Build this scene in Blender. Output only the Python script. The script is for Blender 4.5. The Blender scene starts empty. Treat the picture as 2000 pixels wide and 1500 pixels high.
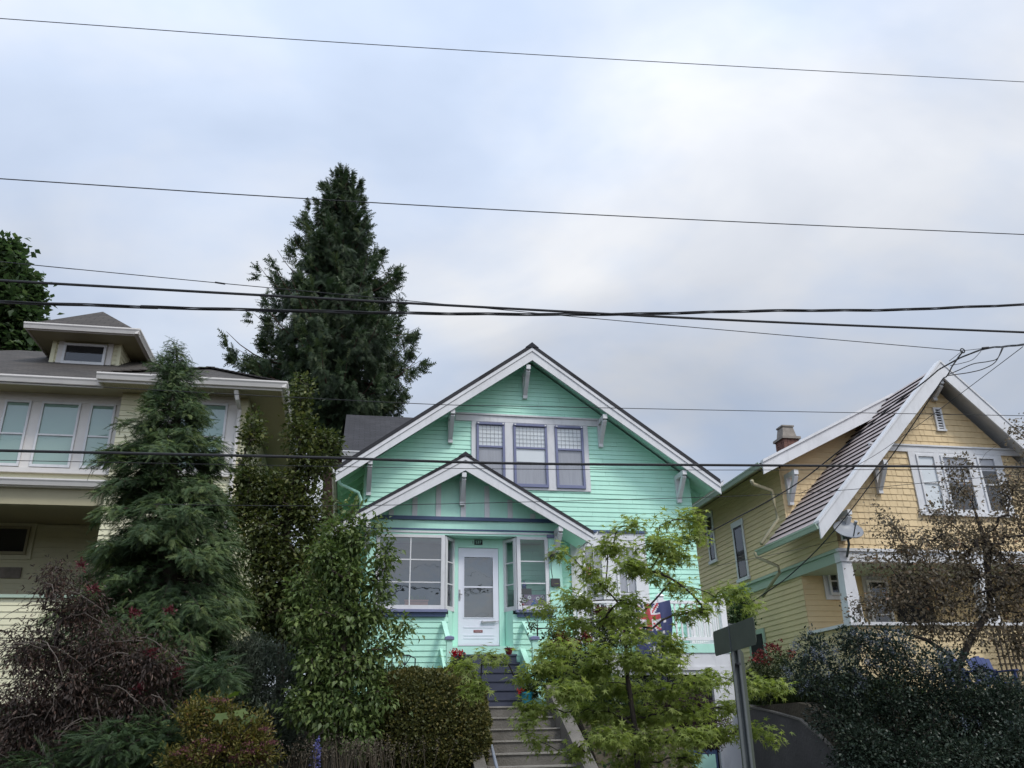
# Three wooden houses on a bank above the street, under an overcast sky.
import bpy, math, random
import numpy as np
from mathutils import Vector, Matrix

scene = bpy.context.scene
COL = scene.collection
RNG = np.random.default_rng(7)

# ------------------------------------------------------------------ camera
F = np.array([0.17691692, 0.90479125, 0.387367])
R_ = np.array([0.98280035, -0.18357733, -0.02007103])
U_ = np.array([-0.0529517, -0.38425533, 0.92170709])
FPX = 1627.88
CAM = np.array([0.0, 0.0, 1.6])


def at(px, py, Y):
    """World point on the plane y = Y seen at photo pixel (px, py): used to survey the place."""
    d = F + (px - 1000) / FPX * R_ - (py - 750) / FPX * U_
    return CAM + d * (Y / d[1])


def pxm(Y, px=1000, py=1100):
    """Metres per photo pixel at depth Y."""
    return float((at(px, py, Y) - CAM) @ F) / FPX


# ------------------------------------------------------------------ materials
def new_mat(name):
    m = bpy.data.materials.new(name)
    m.use_nodes = True
    nt = m.node_tree
    return m, nt, nt.nodes['Principled BSDF']


def node(nt, kind, **kw):
    n = nt.nodes.new(kind)
    for k, v in kw.items():
        if k in n.inputs:
            n.inputs[k].default_value = v
        else:
            setattr(n, k, v)
    return n


def ramp(nt, stops):
    n = nt.nodes.new('ShaderNodeValToRGB')
    cr = n.color_ramp
    while len(cr.elements) > 1:
        cr.elements.remove(cr.elements[-1])
    cr.elements[0].position = stops[0][0]
    cr.elements[0].color = (*stops[0][1], 1)
    for p, c in stops[1:]:
        e = cr.elements.new(p)
        e.color = (*c, 1)
    return n


def paint(name, col, rough=0.55, var=0.12, scale=2.0, dirt=0.0, bump=0.0, spec=0.35, stretch=(1, 1, 1)):
    """Painted or mineral surface with broad uneven wear and fine grain."""
    m, nt, b = new_mat(name)
    tc = node(nt, 'ShaderNodeTexCoord')
    mp = node(nt, 'ShaderNodeMapping')
    mp.inputs['Scale'].default_value = stretch
    nt.links.new(tc.outputs['Object'], mp.inputs['Vector'])
    n1 = node(nt, 'ShaderNodeTexNoise', Scale=scale, Detail=6.0, Roughness=0.6)
    nt.links.new(mp.outputs['Vector'], n1.inputs['Vector'])
    c = np.array(col)
    r = ramp(nt, [(0.3, tuple(c * (1 - var))), (0.7, tuple(np.minimum(c * (1 + var), 0.95)))])
    nt.links.new(n1.outputs['Fac'], r.inputs['Fac'])
    out = r.outputs['Color']
    if dirt > 0:
        n2 = node(nt, 'ShaderNodeTexNoise', Scale=scale * 5, Detail=8.0, Roughness=0.7)
        nt.links.new(mp.outputs['Vector'], n2.inputs['Vector'])
        r2 = ramp(nt, [(0.5, (0, 0, 0)), (0.75, (1, 1, 1))])
        nt.links.new(n2.outputs['Fac'], r2.inputs['Fac'])
        mul = node(nt, 'ShaderNodeMath', operation='MULTIPLY')
        mul.inputs[1].default_value = dirt
        nt.links.new(r2.outputs['Color'], mul.inputs[0])
        mx = node(nt, 'ShaderNodeMixRGB')
        mx.inputs['Color2'].default_value = (*(c * 0.35 + np.array([0.02, 0.018, 0.012])), 1)
        nt.links.new(mul.outputs[0], mx.inputs['Fac'])
        nt.links.new(out, mx.inputs['Color1'])
        out = mx.outputs['Color']
    nt.links.new(out, b.inputs['Base Color'])
    b.inputs['Roughness'].default_value = rough
    b.inputs['Specular IOR Level'].default_value = spec
    if bump > 0:
        n3 = node(nt, 'ShaderNodeTexNoise', Scale=scale * 14, Detail=4.0)
        nt.links.new(mp.outputs['Vector'], n3.inputs['Vector'])
        bp = node(nt, 'ShaderNodeBump', Strength=bump, Distance=0.02)
        nt.links.new(n3.outputs['Fac'], bp.inputs['Height'])
        nt.links.new(bp.outputs['Normal'], b.inputs['Normal'])
    return m


def leafmat(name, stops, trans=0.3, rough=0.5, clump=1.3):
    """Foliage: each leaf carries its own 'tone' (age of the leaf), clumps drift in hue; some light passes through."""
    m, nt, b = new_mat(name)
    a = node(nt, 'ShaderNodeAttribute', attribute_name='tone')
    tc = node(nt, 'ShaderNodeTexCoord')
    n1 = node(nt, 'ShaderNodeTexNoise', Scale=clump, Detail=3.0)
    nt.links.new(tc.outputs['Object'], n1.inputs['Vector'])
    ma = node(nt, 'ShaderNodeMath', operation='MULTIPLY_ADD')
    ma.inputs[1].default_value = 0.7
    ma.inputs[2].default_value = -0.35
    nt.links.new(n1.outputs['Fac'], ma.inputs[0])
    ad = node(nt, 'ShaderNodeMath', operation='ADD', use_clamp=True)
    nt.links.new(ma.outputs[0], ad.inputs[0])
    nt.links.new(a.outputs['Fac'], ad.inputs[1])
    r = ramp(nt, stops)
    nt.links.new(ad.outputs[0], r.inputs['Fac'])
    nt.links.new(r.outputs['Color'], b.inputs['Base Color'])
    b.inputs['Roughness'].default_value = rough
    b.inputs['Specular IOR Level'].default_value = 0.3
    t = node(nt, 'ShaderNodeBsdfTranslucent')
    hs = node(nt, 'ShaderNodeHueSaturation', Saturation=1.15, Value=1.3)
    nt.links.new(r.outputs['Color'], hs.inputs['Color'])
    nt.links.new(hs.outputs['Color'], t.inputs['Color'])
    mx = node(nt, 'ShaderNodeMixShader', Fac=trans)
    nt.links.new(b.outputs[0], mx.inputs[1])
    nt.links.new(t.outputs[0], mx.inputs[2])
    nt.links.new(mx.outputs[0], nt.nodes['Material Output'].inputs['Surface'])
    return m


def glassmat(name, tint=(0.75, 0.8, 0.8), refl=1.0, wav=0.3):
    """Window glass: clear sheet plus Fresnel reflection, slightly wavy."""
    m, nt, b = new_mat(name)
    nt.nodes.remove(b)
    tr = node(nt, 'ShaderNodeBsdfTransparent')
    tr.inputs['Color'].default_value = (*tint, 1)
    gl = node(nt, 'ShaderNodeBsdfGlossy', Roughness=0.01)
    gl.inputs['Color'].default_value = (0.95, 0.97, 1, 1)
    lw = node(nt, 'ShaderNodeLayerWeight', Blend=0.5)
    pw = node(nt, 'ShaderNodeMath', operation='POWER'); pw.inputs[1].default_value = 5.0
    nt.links.new(lw.outputs['Facing'], pw.inputs[0])
    mu = node(nt, 'ShaderNodeMath', operation='MULTIPLY_ADD', use_clamp=True)      # Schlick, both panes of a double sheet
    mu.inputs[1].default_value = .96
    mu.inputs[2].default_value = .09 * refl
    nt.links.new(pw.outputs[0], mu.inputs[0])
    tc = node(nt, 'ShaderNodeTexCoord')
    no = node(nt, 'ShaderNodeTexNoise', Scale=2.2, Detail=2.0)
    nt.links.new(tc.outputs['Object'], no.inputs['Vector'])
    bp = node(nt, 'ShaderNodeBump', Strength=wav, Distance=0.01)
    nt.links.new(no.outputs['Fac'], bp.inputs['Height'])
    nt.links.new(bp.outputs['Normal'], gl.inputs['Normal'])
    mx = node(nt, 'ShaderNodeMixShader')
    nt.links.new(mu.outputs[0], mx.inputs['Fac'])
    nt.links.new(tr.outputs[0], mx.inputs[1])
    nt.links.new(gl.outputs[0], mx.inputs[2])
    nt.links.new(mx.outputs[0], nt.nodes['Material Output'].inputs['Surface'])
    return m


def shinglemat(name, col, course=0.14):
    """Asphalt shingles: brick pattern laid up the slope, granular."""
    m, nt, b = new_mat(name)
    tc = node(nt, 'ShaderNodeTexCoord')
    br = node(nt, 'ShaderNodeTexBrick')
    br.inputs['Scale'].default_value = 1.0
    br.inputs['Brick Width'].default_value = 0.3
    br.inputs['Row Height'].default_value = course
    br.inputs['Mortar Size'].default_value = 0.008
    c = np.array(col)
    br.inputs['Color1'].default_value = (*(c * 0.8), 1)
    br.inputs['Color2'].default_value = (*(c * 1.25), 1)
    br.inputs['Mortar'].default_value = (*(c * 0.35), 1)
    nt.links.new(tc.outputs['UV'], br.inputs['Vector'])
    n = node(nt, 'ShaderNodeTexNoise', Scale=60.0, Detail=3.0)
    nt.links.new(tc.outputs['Object'], n.inputs['Vector'])
    n2 = node(nt, 'ShaderNodeTexNoise', Scale=0.9, Detail=4.0)
    nt.links.new(tc.outputs['Object'], n2.inputs['Vector'])
    r = ramp(nt, [(0.25, (0.6, 0.6, 0.6)), (0.8, (1.35, 1.35, 1.35))])
    nt.links.new(n.outputs['Fac'], r.inputs['Fac'])
    r2 = ramp(nt, [(0.3, (0.8, 0.8, 0.8)), (0.75, (1.2, 1.18, 1.12))])
    nt.links.new(n2.outputs['Fac'], r2.inputs['Fac'])
    mx = node(nt, 'ShaderNodeMixRGB', blend_type='MULTIPLY', Fac=1.0)
    nt.links.new(br.outputs['Color'], mx.inputs['Color1'])
    nt.links.new(r.outputs['Color'], mx.inputs['Color2'])
    mx2 = node(nt, 'ShaderNodeMixRGB', blend_type='MULTIPLY', Fac=1.0)
    nt.links.new(mx.outputs['Color'], mx2.inputs['Color1'])
    nt.links.new(r2.outputs['Color'], mx2.inputs['Color2'])
    nt.links.new(mx2.outputs['Color'], b.inputs['Base Color'])
    b.inputs['Roughness'].default_value = 0.85
    bp = node(nt, 'ShaderNodeBump', Strength=0.6, Distance=0.012)
    nt.links.new(br.outputs['Fac'], bp.inputs['Height'])
    bp.invert = True
    nt.links.new(bp.outputs['Normal'], b.inputs['Normal'])
    return m


M = {}
M['mint'] = paint('mint_paint', (0.465, 0.79, 0.645), 0.5, 0.07, 1.2, 0.12, stretch=(1, 1, .3))
M['mint_flat'] = paint('mint_panel_paint', (0.465, 0.78, 0.645), 0.5, 0.07, 2.0, 0.12, stretch=(1, 1, .3))
M['white'] = paint('white_trim_paint', (0.64, 0.64, 0.65), 0.45, 0.07, 1.6, 0.26, stretch=(1, 1, 0.4))
M['white_vinyl'] = paint('white_railing_paint', (0.8, 0.8, 0.8), 0.4, 0.03, 2, 0.02)
M['purple'] = paint('purple_trim_paint', (0.165, 0.18, 0.29), 0.45, 0.08, 2)
M['navy_trim'] = paint('navy_trim_paint', (0.06, 0.09, 0.17), 0.45, 0.1, 2)
M['stair_grey'] = paint('slate_stair_paint', (0.05, 0.056, 0.085), 0.6, 0.15, 3, 0.1)
M['cream'] = paint('cream_paint', (0.66, 0.63, 0.44), 0.5, 0.06, 1.3, 0.1)
M['cream_trim'] = paint('pale_trim_paint', (0.66, 0.63, 0.6), 0.45, 0.05, 1.5, 0.1)
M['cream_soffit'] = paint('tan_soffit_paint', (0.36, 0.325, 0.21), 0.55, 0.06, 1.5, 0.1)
M['yellow'] = paint('ochre_paint', (0.68, 0.52, 0.3), 0.55, 0.08, 1.8, 0.1)
M['yellow_clap'] = paint('straw_paint', (0.66, 0.52, 0.3), 0.55, 0.07, 1.3, 0.1)
M['sage'] = paint('sage_trim_paint', (0.36, 0.45, 0.36), 0.5, 0.06, 2, 0.06)
M['roof_dark'] = shinglemat('charcoal_shingle', (0.03, 0.03, 0.036))
M['roof_brown'] = shinglemat('brown_shingle', (0.05, 0.043, 0.038))
M['shake'] = paint('weathered_red_shake', (0.40, 0.345, 0.335), 0.6, 0.22, 4, 0.3, 0.3)
M['shake_butt'] = paint('shake_butt_shade', (0.035, 0.025, 0.022), 0.9, 0.2, 6)  # butt ends painted near black for the shade below each course
M['concrete'] = paint('weathered_concrete', (0.13, 0.12, 0.105), 0.9, 0.25, 3, 0.6, 0.5)
M['concrete_dark'] = paint('dark_stained_concrete', (0.075, 0.07, 0.068), 0.9, 0.2, 1.2, 0.35, 0.4)
M['concrete_edge'] = paint('lit_edge_concrete', (0.24, 0.225, 0.2), 0.85, 0.2, 6, 0.3, 0.4)  # paler than the flight: light caught by the step edges is in the colour
M['asphalt'] = paint('asphalt', (0.05, 0.05, 0.052), 0.9, 0.2, 4, 0.2, 0.5)
M['soil'] = paint('bank_soil', (0.055, 0.045, 0.03), 0.95, 0.35, 1.5, 0.4, 0.8)
M['lineyellow'] = paint('yellow_road_paint', (0.6, 0.42, 0.05), 0.7, 0.1, 5, 0.4)
M['cap_brown'] = paint('brown_hip_shingle', (0.05, 0.044, 0.04), 0.9, 0.3, 8)
M['cap_dark'] = paint('charcoal_ridge_shingle', (0.03, 0.03, 0.036), 0.9, 0.3, 8)
M['brick'] = paint('old_chimney_brick', (0.2, 0.1, 0.08), 0.9, 0.35, 9, 0.4, 0.7)
M['chim_cap'] = paint('mortar_cap', (0.26, 0.23, 0.2), 0.9, 0.2, 6, 0.4)
M['black'] = paint('black_plastic', (0.02, 0.02, 0.022), 0.4, 0.2, 5)
M['iron'] = paint('dark_iron', (0.025, 0.026, 0.03), 0.5, 0.2, 5)
M['cable'] = paint('cable_sheath', (0.018, 0.018, 0.02), 0.6, 0.2, 5)
M['galv'] = paint('galvanised_steel', (0.085, 0.095, 0.095), 0.65, 0.15, 6, 0.2, 0.1)
M['sign_back'] = paint('sign_back_sheet', (0.06, 0.072, 0.055), 0.65, 0.15, 5, 0.4)
M['pipe'] = paint('grey_handrail_pipe', (0.2, 0.22, 0.26), 0.45, 0.15, 6)
M['dish'] = paint('satellite_dish_grey', (0.26, 0.275, 0.3), 0.45, 0.05, 4, 0.06)
M['teal'] = paint('teal_glaze', (0.02, 0.24, 0.34), 0.3, 0.1, 5)
M['maroon'] = paint('maroon_pot', (0.12, 0.012, 0.018), 0.4, 0.1, 5)
M['navy'] = paint('navy_glaze', (0.018, 0.022, 0.055), 0.25, 0.2, 5, spec=0.6)
M['chair_blue'] = paint('navy_chair_paint', (0.03, 0.05, 0.16), 0.5, 0.1, 4)
M['blind'] = paint('pale_roller_blind', (0.6, 0.66, 0.62), 0.8, 0.04, 1.5)
M['blind_lace'] = paint('white_roller_blind', (0.7, 0.72, 0.73), 0.8, 0.04, 2)
M['curtain_grey'] = paint('grey_curtain', (0.32, 0.32, 0.35), 0.9, 0.1, 3, stretch=(8, 1, 0.5))
M['dark_room'] = paint('dark_room', (0.018, 0.018, 0.02), 0.9, 0.2, 2)
M['room'] = paint('porch_interior', (0.1, 0.105, 0.11), 0.9, 0.2, 2)
M['leadline'] = paint('lead_came', (0.26, 0.28, 0.32), 0.6, 0.1, 4)
M['door_white'] = paint('storm_door_enamel', (0.72, 0.73, 0.8), 0.35, 0.03, 2, 0.03)
M['chrome'] = paint('brushed_handle', (0.35, 0.35, 0.36), 0.3, 0.1, 6)
M['panel_pv'] = paint('solar_cells', (0.022, 0.018, 0.022), 0.5, 0.2, 8)
M['terra'] = paint('terracotta', (0.42, 0.16, 0.1), 0.8, 0.12, 6)
M['flag_blue'] = paint('flag_blue_cloth', (0.055, 0.065, 0.15), 0.85, 0.1, 4)
M['flag_red'] = paint('flag_red_cloth', (0.5, 0.08, 0.09), 0.85, 0.08, 4)
M['flag_white'] = paint('flag_white_cloth', (0.7, 0.68, 0.7), 0.85, 0.05, 4)
M['stk_red'] = paint('sticker_red', (0.22, 0.06, 0.06), 0.5, 0.05, 4)
M['lamp_glass'] = paint('smoked_lens', (0.3, 0.25, 0.2), 0.2, 0.1, 8)
M['copper'] = paint('copper_tube', (0.4, 0.13, 0.06), 0.35, 0.1, 6)
M['box_blue'] = paint('printed_blue', (0.02, 0.08, 0.3), 0.6, 0.1, 8)
M['box_mauve'] = paint('printed_mauve', (0.2, 0.13, 0.22), 0.7, 0.6, 22)
M['glass'] = glassmat('window_glass', (.98, .99, .99), .75)
M['glass_clear'] = glassmat('clear_porch_glass', (.8, .88, .85), .7, .4)
M['door_inner'] = paint('inner_door_stain', (.09, .09, .1), .6, .2, 3)
M['glass_porch'] = glassmat('porch_glass', (0.6, 0.68, 0.66), 1.6, 0.5)
M['glass_left'] = glassmat('pale_window_glass', (0.62, 0.74, 0.7), 1.3, 0.3)
M['bark'] = paint('grey_brown_bark', (0.07, 0.055, 0.042), 0.9, 0.35, 7, 0.4, 0.9, stretch=(1, 1, 0.3))
M['bark_dark'] = paint('dark_wet_bark', (0.035, 0.028, 0.024), 0.9, 0.3, 7, 0.4, 0.9, stretch=(1, 1, 0.3))
M['bark_pale'] = paint('lichen_grey_twigs', (0.13, 0.11, 0.095), 0.9, 0.3, 9, 0.3, 0.6)
M['bark_red'] = paint('reddish_cedar_bark', (0.09, 0.05, 0.04), 0.9, 0.35, 6, 0.4, 0.9, stretch=(2, 2, 0.2))
M['l_cedar'] = leafmat('cedar_foliage', [(0, (0.016, 0.03, 0.014)), (0.5, (0.04, 0.068, 0.03)), (1, (0.12, 0.145, 0.06))], 0.22, 0.55, 0.5)
M['l_hem'] = leafmat('hemlock_foliage', [(0, (0.022, 0.042, 0.018)), (0.5, (0.052, 0.09, 0.032)), (1, (0.165, 0.21, 0.065))], 0.2, 0.55, 1.2)
M['l_brown'] = leafmat('bronze_green_foliage', [(0, (0.034, 0.045, 0.016)), (0.5, (0.075, 0.098, 0.03)), (1, (0.19, 0.19, 0.06))], 0.3, 0.5, 1.0)
M['l_apple'] = leafmat('apple_foliage', [(0, (0.048, 0.078, 0.026)), (0.5, (0.11, 0.158, 0.05)), (1, (0.235, 0.285, 0.10))], 0.35, 0.42, 1.5)
M['l_maple'] = leafmat('maple_foliage', [(0, (0.12, 0.165, 0.045)), (0.5, (0.24, 0.30, 0.08)), (1, (0.39, 0.44, 0.15))], 0.55, 0.45, 1.6)
M['l_hedge'] = leafmat('hedge_foliage', [(0, (0.035, 0.045, 0.015)), (0.5, (0.085, 0.09, 0.027)), (1, (0.19, 0.15, 0.045))], 0.25, 0.5, 1.2)
M['l_red'] = leafmat('weeping_maple_foliage', [(0, (0.024, 0.018, 0.015)), (0.5, (0.056, 0.04, 0.033)), (0.85, (0.11, 0.065, 0.05)), (1, (0.16, 0.10, 0.075))], 0.25, 0.5, 1.3)
M['l_redflower'] = leafmat('dark_red_sprig', [(0, (0.06, 0.014, 0.018)), (1, (0.14, 0.03, 0.038))], 0.25, 0.5)
M['l_spir'] = leafmat('golden_spiraea_foliage', [(0, (0.06, 0.07, 0.016)), (0.4, (0.11, 0.11, 0.03)), (0.75, (0.22, 0.18, 0.05)), (1, (0.22, 0.11, 0.06))], 0.35, 0.5, 3)
M['l_pink'] = leafmat('pink_spiraea_flower', [(0, (0.09, 0.03, 0.035)), (1, (0.2, 0.08, 0.09))], 0.25, 0.6, 3)
M['l_grey'] = leafmat('grey_green_foliage', [(0, (0.045, 0.06, 0.045)), (1, (0.15, 0.18, 0.13))], 0.25, 0.6, 2)
M['l_dry'] = leafmat('dry_seed_stalks', [(0, (0.06, 0.052, 0.036)), (1, (0.16, 0.13, 0.095))], 0.25, 0.7, 2)
M['l_cean'] = leafmat('ceanothus_foliage', [(0, (0.012, 0.022, 0.015)), (0.6, (0.03, 0.046, 0.03)), (1, (0.07, 0.088, 0.055))], 0.15, 0.4, 1.4)
M['l_blue'] = leafmat('ceanothus_blossom', [(0, (0.08, 0.095, 0.13)), (1, (0.2, 0.23, 0.28))], 0.2, 0.6)
M['l_crab'] = leafmat('crabapple_foliage', [(0, (0.06, 0.052, 0.04)), (0.5, (0.14, 0.12, 0.085)), (0.85, (0.22, 0.17, 0.115)), (1, (0.28, 0.17, 0.11))], 0.45, 0.45, 1.6)
M['l_rose'] = leafmat('rose_foliage', [(0, (0.02, 0.035, 0.014)), (1, (0.09, 0.11, 0.035))], 0.3, 0.45)
M['l_rosered'] = leafmat('red_rose_petals', [(0, (0.08, 0.012, 0.016)), (0.6, (0.17, 0.028, 0.028)), (1, (0.32, 0.08, 0.06))], 0.3, 0.5)
M['l_scarlet'] = leafmat('scarlet_petals', [(0, (0.3, 0.008, 0.015)), (1, (0.55, 0.03, 0.05))], 0.3, 0.5)
M['l_whitefl'] = leafmat('white_petals', [(0, (0.6, 0.6, 0.58)), (1, (0.85, 0.85, 0.8))], 0.3, 0.5)
M['l_purp'] = leafmat('dark_purple_foliage', [(0, (0.02, 0.012, 0.014)), (1, (0.075, 0.035, 0.04))], 0.25, 0.5)
M['l_larks'] = leafmat('larkspur_blossom', [(0, (0.1, 0.1, 0.28)), (1, (0.22, 0.22, 0.45))], 0.3, 0.5)
M['l_far'] = leafmat('broadleaf_foliage', [(0, (0.026, 0.048, 0.02)), (0.6, (0.066, 0.105, 0.042)), (1, (0.14, 0.18, 0.075))], 0.38, 0.45, 0.6)
M['l_bigmaple'] = leafmat('bright_maple_leaf', [(0, (0.06, 0.095, 0.02)), (1, (0.11, 0.155, 0.04))], 0.4, 0.45)
M['l_grass'] = leafmat('grass_blades', [(0, (0.03, 0.05, 0.014)), (0.7, (0.075, 0.1, 0.028)), (1, (0.18, 0.16, 0.07))], 0.3, 0.6)

# ------------------------------------------------------------------ object helpers
def tag(o, label=None, cat=None, group=None, kind=None):
    if label: o['label'] = label
    if cat: o['category'] = cat
    if group: o['group'] = group
    if kind: o['kind'] = kind
    return o


def empty(name, loc):
    o = bpy.data.objects.new(name, None)
    o.empty_display_size = 0.3
    o.location = [float(v) for v in loc]
    COL.objects.link(o)
    return o


WORLD_LOC = {}


def wloc(o):
    p = Vector((0, 0, 0))
    while o is not None:
        p = p + Vector(o.location)
        o = o.parent
    return p


class MB:
    """Collects polygons in world coordinates and links them as ONE mesh object."""
    def __init__(self):
        self.v, self.f, self.mi, self.uv = [], [], [], []

    def poly(self, pts, mi=0, uv=None):
        n = len(self.v)
        self.v.extend([tuple(float(c) for c in p) for p in pts])
        self.f.append(list(range(n, n + len(pts))))
        self.mi.append(mi)
        self.uv.append(uv)
        return self

    def hexa(self, c, mi=0):
        """c: 8 corners, bottom ring 0-3 then top ring 4-7."""
        for q in ((3, 2, 1, 0), (4, 5, 6, 7), (0, 1, 5, 4), (1, 2, 6, 5), (2, 3, 7, 6), (3, 0, 4, 7)):
            self.poly([c[i] for i in q], mi)
        return self

    def box(self, x0, x1, y0, y1, z0, z1, mi=0):
        return self.hexa([(x0, y0, z0), (x1, y0, z0), (x1, y1, z0), (x0, y1, z0),
                          (x0, y0, z1), (x1, y0, z1), (x1, y1, z1), (x0, y1, z1)], mi)

    def bar(self, a, b, w, h, up=(0, 0, 1), mi=0):
        """Rectangular bar from a to b, w wide across, h along up."""
        a, b, up = Vector(a), Vector(b), Vector(up)
        d = (b - a).normalized()
        s = d.cross(up)
        if s.length < 1e-4:
            s = d.cross(Vector((0, 1, 0)))
        s.normalize()
        t = s.cross(d).normalized()
        s, t = s * w / 2, t * h / 2
        return self.hexa([a - s - t, b - s - t, b + s - t, a + s - t, a - s + t, b - s + t, b + s + t, a + s + t], mi)

    def extrude_y(self, outline, y0, y1, mi=0):
        """Solid from an (x, z) outline swept from y0 to y1."""
        a = [(x, y0, z) for x, z in outline]
        b = [(x, y1, z) for x, z in outline]
        n = len(outline)
        self.poly(a, mi)
        self.poly(b[::-1], mi)
        for i in range(n):
            j = (i + 1) % n
            self.poly([a[j], a[i], b[i], b[j]], mi)
        return self

    def tube(self, pts, rad, n=8, mi=0, cap=True):
        pts = [Vector(p) for p in pts]
        rads = rad if isinstance(rad, (list, tuple)) else [rad] * len(pts)
        rings = []
        ref = Vector((0.123, 0.3, 1)).normalized()
        for i, p in enumerate(pts):
            d = (pts[min(i + 1, len(pts) - 1)] - pts[max(i - 1, 0)]).normalized()
            s = d.cross(ref)
            if s.length < 1e-3: s = d.cross(Vector((1, 0, 0)))
            s.normalize()
            t = d.cross(s)
            base = len(self.v)
            for k in range(n):
                a = 2 * math.pi * k / n
                q = p + (s * math.cos(a) + t * math.sin(a)) * rads[i]
                self.v.append(tuple(q))
            rings.append(base)
        for i in range(len(pts) - 1):
            for k in range(n):
                k2 = (k + 1) % n
                self.f.append([rings[i] + k, rings[i] + k2, rings[i + 1] + k2, rings[i + 1] + k])
                self.mi.append(mi); self.uv.append(None)
        if cap:
            self.f.append([rings[0] + k for k in range(n)][::-1]); self.mi.append(mi); self.uv.append(None)
            self.f.append([rings[-1] + k for k in range(n)]); self.mi.append(mi); self.uv.append(None)
        return self

    def lathe(self, c, prof, n=20, mi=0):
        """Surface of revolution about a vertical axis at c; prof = [(r, z)...]."""
        c = Vector(c)
        rings = []
        for r, z in prof:
            rings.append(len(self.v))
            for k in range(n):
                a = 2 * math.pi * k / n
                self.v.append((c.x + r * math.cos(a), c.y + r * math.sin(a), c.z + z))
        for i in range(len(prof) - 1):
            for k in range(n):
                k2 = (k + 1) % n
                self.f.append([rings[i] + k, rings[i] + k2, rings[i + 1] + k2, rings[i + 1] + k])
                self.mi.append(mi); self.uv.append(None)
        return self

    def build(self, name, mats, parent=None, smooth=False, bevel=0.0, origin=None):
        me = bpy.data.meshes.new(name)
        org = wloc(parent) if parent is not None else Vector(origin if origin is not None else (0, 0, 0))
        me.from_pydata([(x - org.x, y - org.y, z - org.z) for x, y, z in self.v], [], self.f)
        if not isinstance(mats, (list, tuple)): mats = [mats]
        for m in mats: me.materials.append(m)
        me.polygons.foreach_set('material_index', self.mi)
        if any(u is not None for u in self.uv):
            ul = me.uv_layers.new(name='UVMap')
            li = 0
            for f, u in zip(self.f, self.uv):
                for k in range(len(f)):
                    if u is not None: ul.data[li + k].uv = u[k]
                li += len(f)
        if smooth:
            me.polygons.foreach_set('use_smooth', [True] * len(me.polygons))
        me.update()
        o = bpy.data.objects.new(name, me)
        COL.objects.link(o)
        if parent is not None:
            o.parent = parent
        else:
            o.location = org
        if bevel > 0:
            b = o.modifiers.new('edge_wear', 'BEVEL')
            b.width = bevel; b.segments = 1; b.limit_method = 'ANGLE'
        return o


def clap_front(mb, xr, y, z0, z1, e=0.11, t=0.017, mi=0, face=-1):
    """Clapboards on a wall facing -Y (face=-1); xr(z) gives (x0, x1) at height z."""
    z = z0
    rng = random.Random(int(z0 * 100))
    while z < z1 - 0.005:
        zt = min(z + e, z1)
        a0, a1 = xr(z); b0, b1 = xr(zt)
        if a1 - a0 > 0.02:
            # boards of a few metres, butted with hairline joints and never quite level
            lo, hi = max(a0, b0) + .3, min(a1, b1) - .3
            cuts, x = [], a0 + rng.uniform(.6, 3.6)
            while x < hi:
                if x > lo: cuts.append(x)
                x += rng.uniform(1.6, 3.8)
            e_ = [a0] + cuts + [a1]
            for k in range(len(e_) - 1):
                l, r = e_[k] + (.0015 if k else 0), e_[k + 1] - (.0015 if k < len(e_) - 2 else 0)
                lt, rt = (b0 if k == 0 else l), (b1 if k == len(e_) - 2 else r)
                tt = t * rng.uniform(0.78, 1.12)
                yb, yt = y + face * tt, y + face * 0.002
                z_l, z_r = z + rng.uniform(-.003, .003), z + rng.uniform(-.003, .003)
                mb.poly([(l, yb, z_l), (r, yb, z_r), (rt, yt, zt), (lt, yt, zt)], mi)
                mb.poly([(l, y, z_l), (r, y, z_r), (r, yb, z_r), (l, yb, z_l)], mi)
                mb.poly([(l, y, z), (l, yb, z_l), (lt, yt, zt)], mi)
                mb.poly([(r, yb, z_r), (r, y, z), (rt, yt, zt)], mi)
        z = zt


def clap_side(mb, yr, x, z0, z1, e=0.11, t=0.016, face=-1, mi=0):
    """Clapboards on a wall facing -X (face=-1) or +X."""
    z = z0
    while z < z1 - 0.005:
        zt = min(z + e, z1)
        a0, a1 = yr(z); b0, b1 = yr(zt)
        if a1 - a0 > 0.02:
            xb, xt = x + face * t, x + face * 0.002
            mb.poly([(xb, a1, z), (xb, a0, z), (xt, b0, zt), (xt, b1, zt)], mi)
            mb.poly([(x, a1, z), (x, a0, z), (xb, a0, z), (xb, a1, z)], mi)
            mb.poly([(x, a0, z), (xb, a0, z), (xt, b0, zt)], mi)
        z = zt


def shingle_front(mb, xr, y, z0, z1, e=0.15, t=0.018, mi=0):
    """Individually cut wall shingles with uneven butts and open joints."""
    rng = random.Random(5)
    z = z0
    while z < z1 - 0.01:
        zt = min(z + e, z1)
        a0, a1 = xr(z); b0, b1 = xr(zt)
        x = a0 - rng.uniform(0, 0.1)
        while x < a1:
            w = rng.uniform(0.1, 0.24)
            l, r = max(x + 0.0045, a0), min(x + w - 0.0045, a1)
            lt, rt = max(l, b0), min(r, b1)
            if r - l > 0.015:
                if rt < lt: lt = rt = min(max((l + r) / 2, b0), b1)
                zb = z + rng.uniform(-0.006, 0.004)
                tt = t * rng.uniform(0.7, 1.2)
                mb.poly([(l, y - tt, zb), (r, y - tt, zb), (rt, y - 0.003, zt), (lt, y - 0.003, zt)], mi)
                mb.poly([(l, y, zb), (r, y, zb), (r, y - tt, zb), (l, y - tt, zb)], mi)
            x += w
        z = zt


def gable_xr(xc, zr, s, x0, x1):
    """Width of a gable wall at height z under a ridge at (xc, zr) with slope s."""
    def f(z):
        h = max((zr - z) / s, 0)
        return max(x0, xc - h), min(x1, xc + h)
    return f


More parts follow.
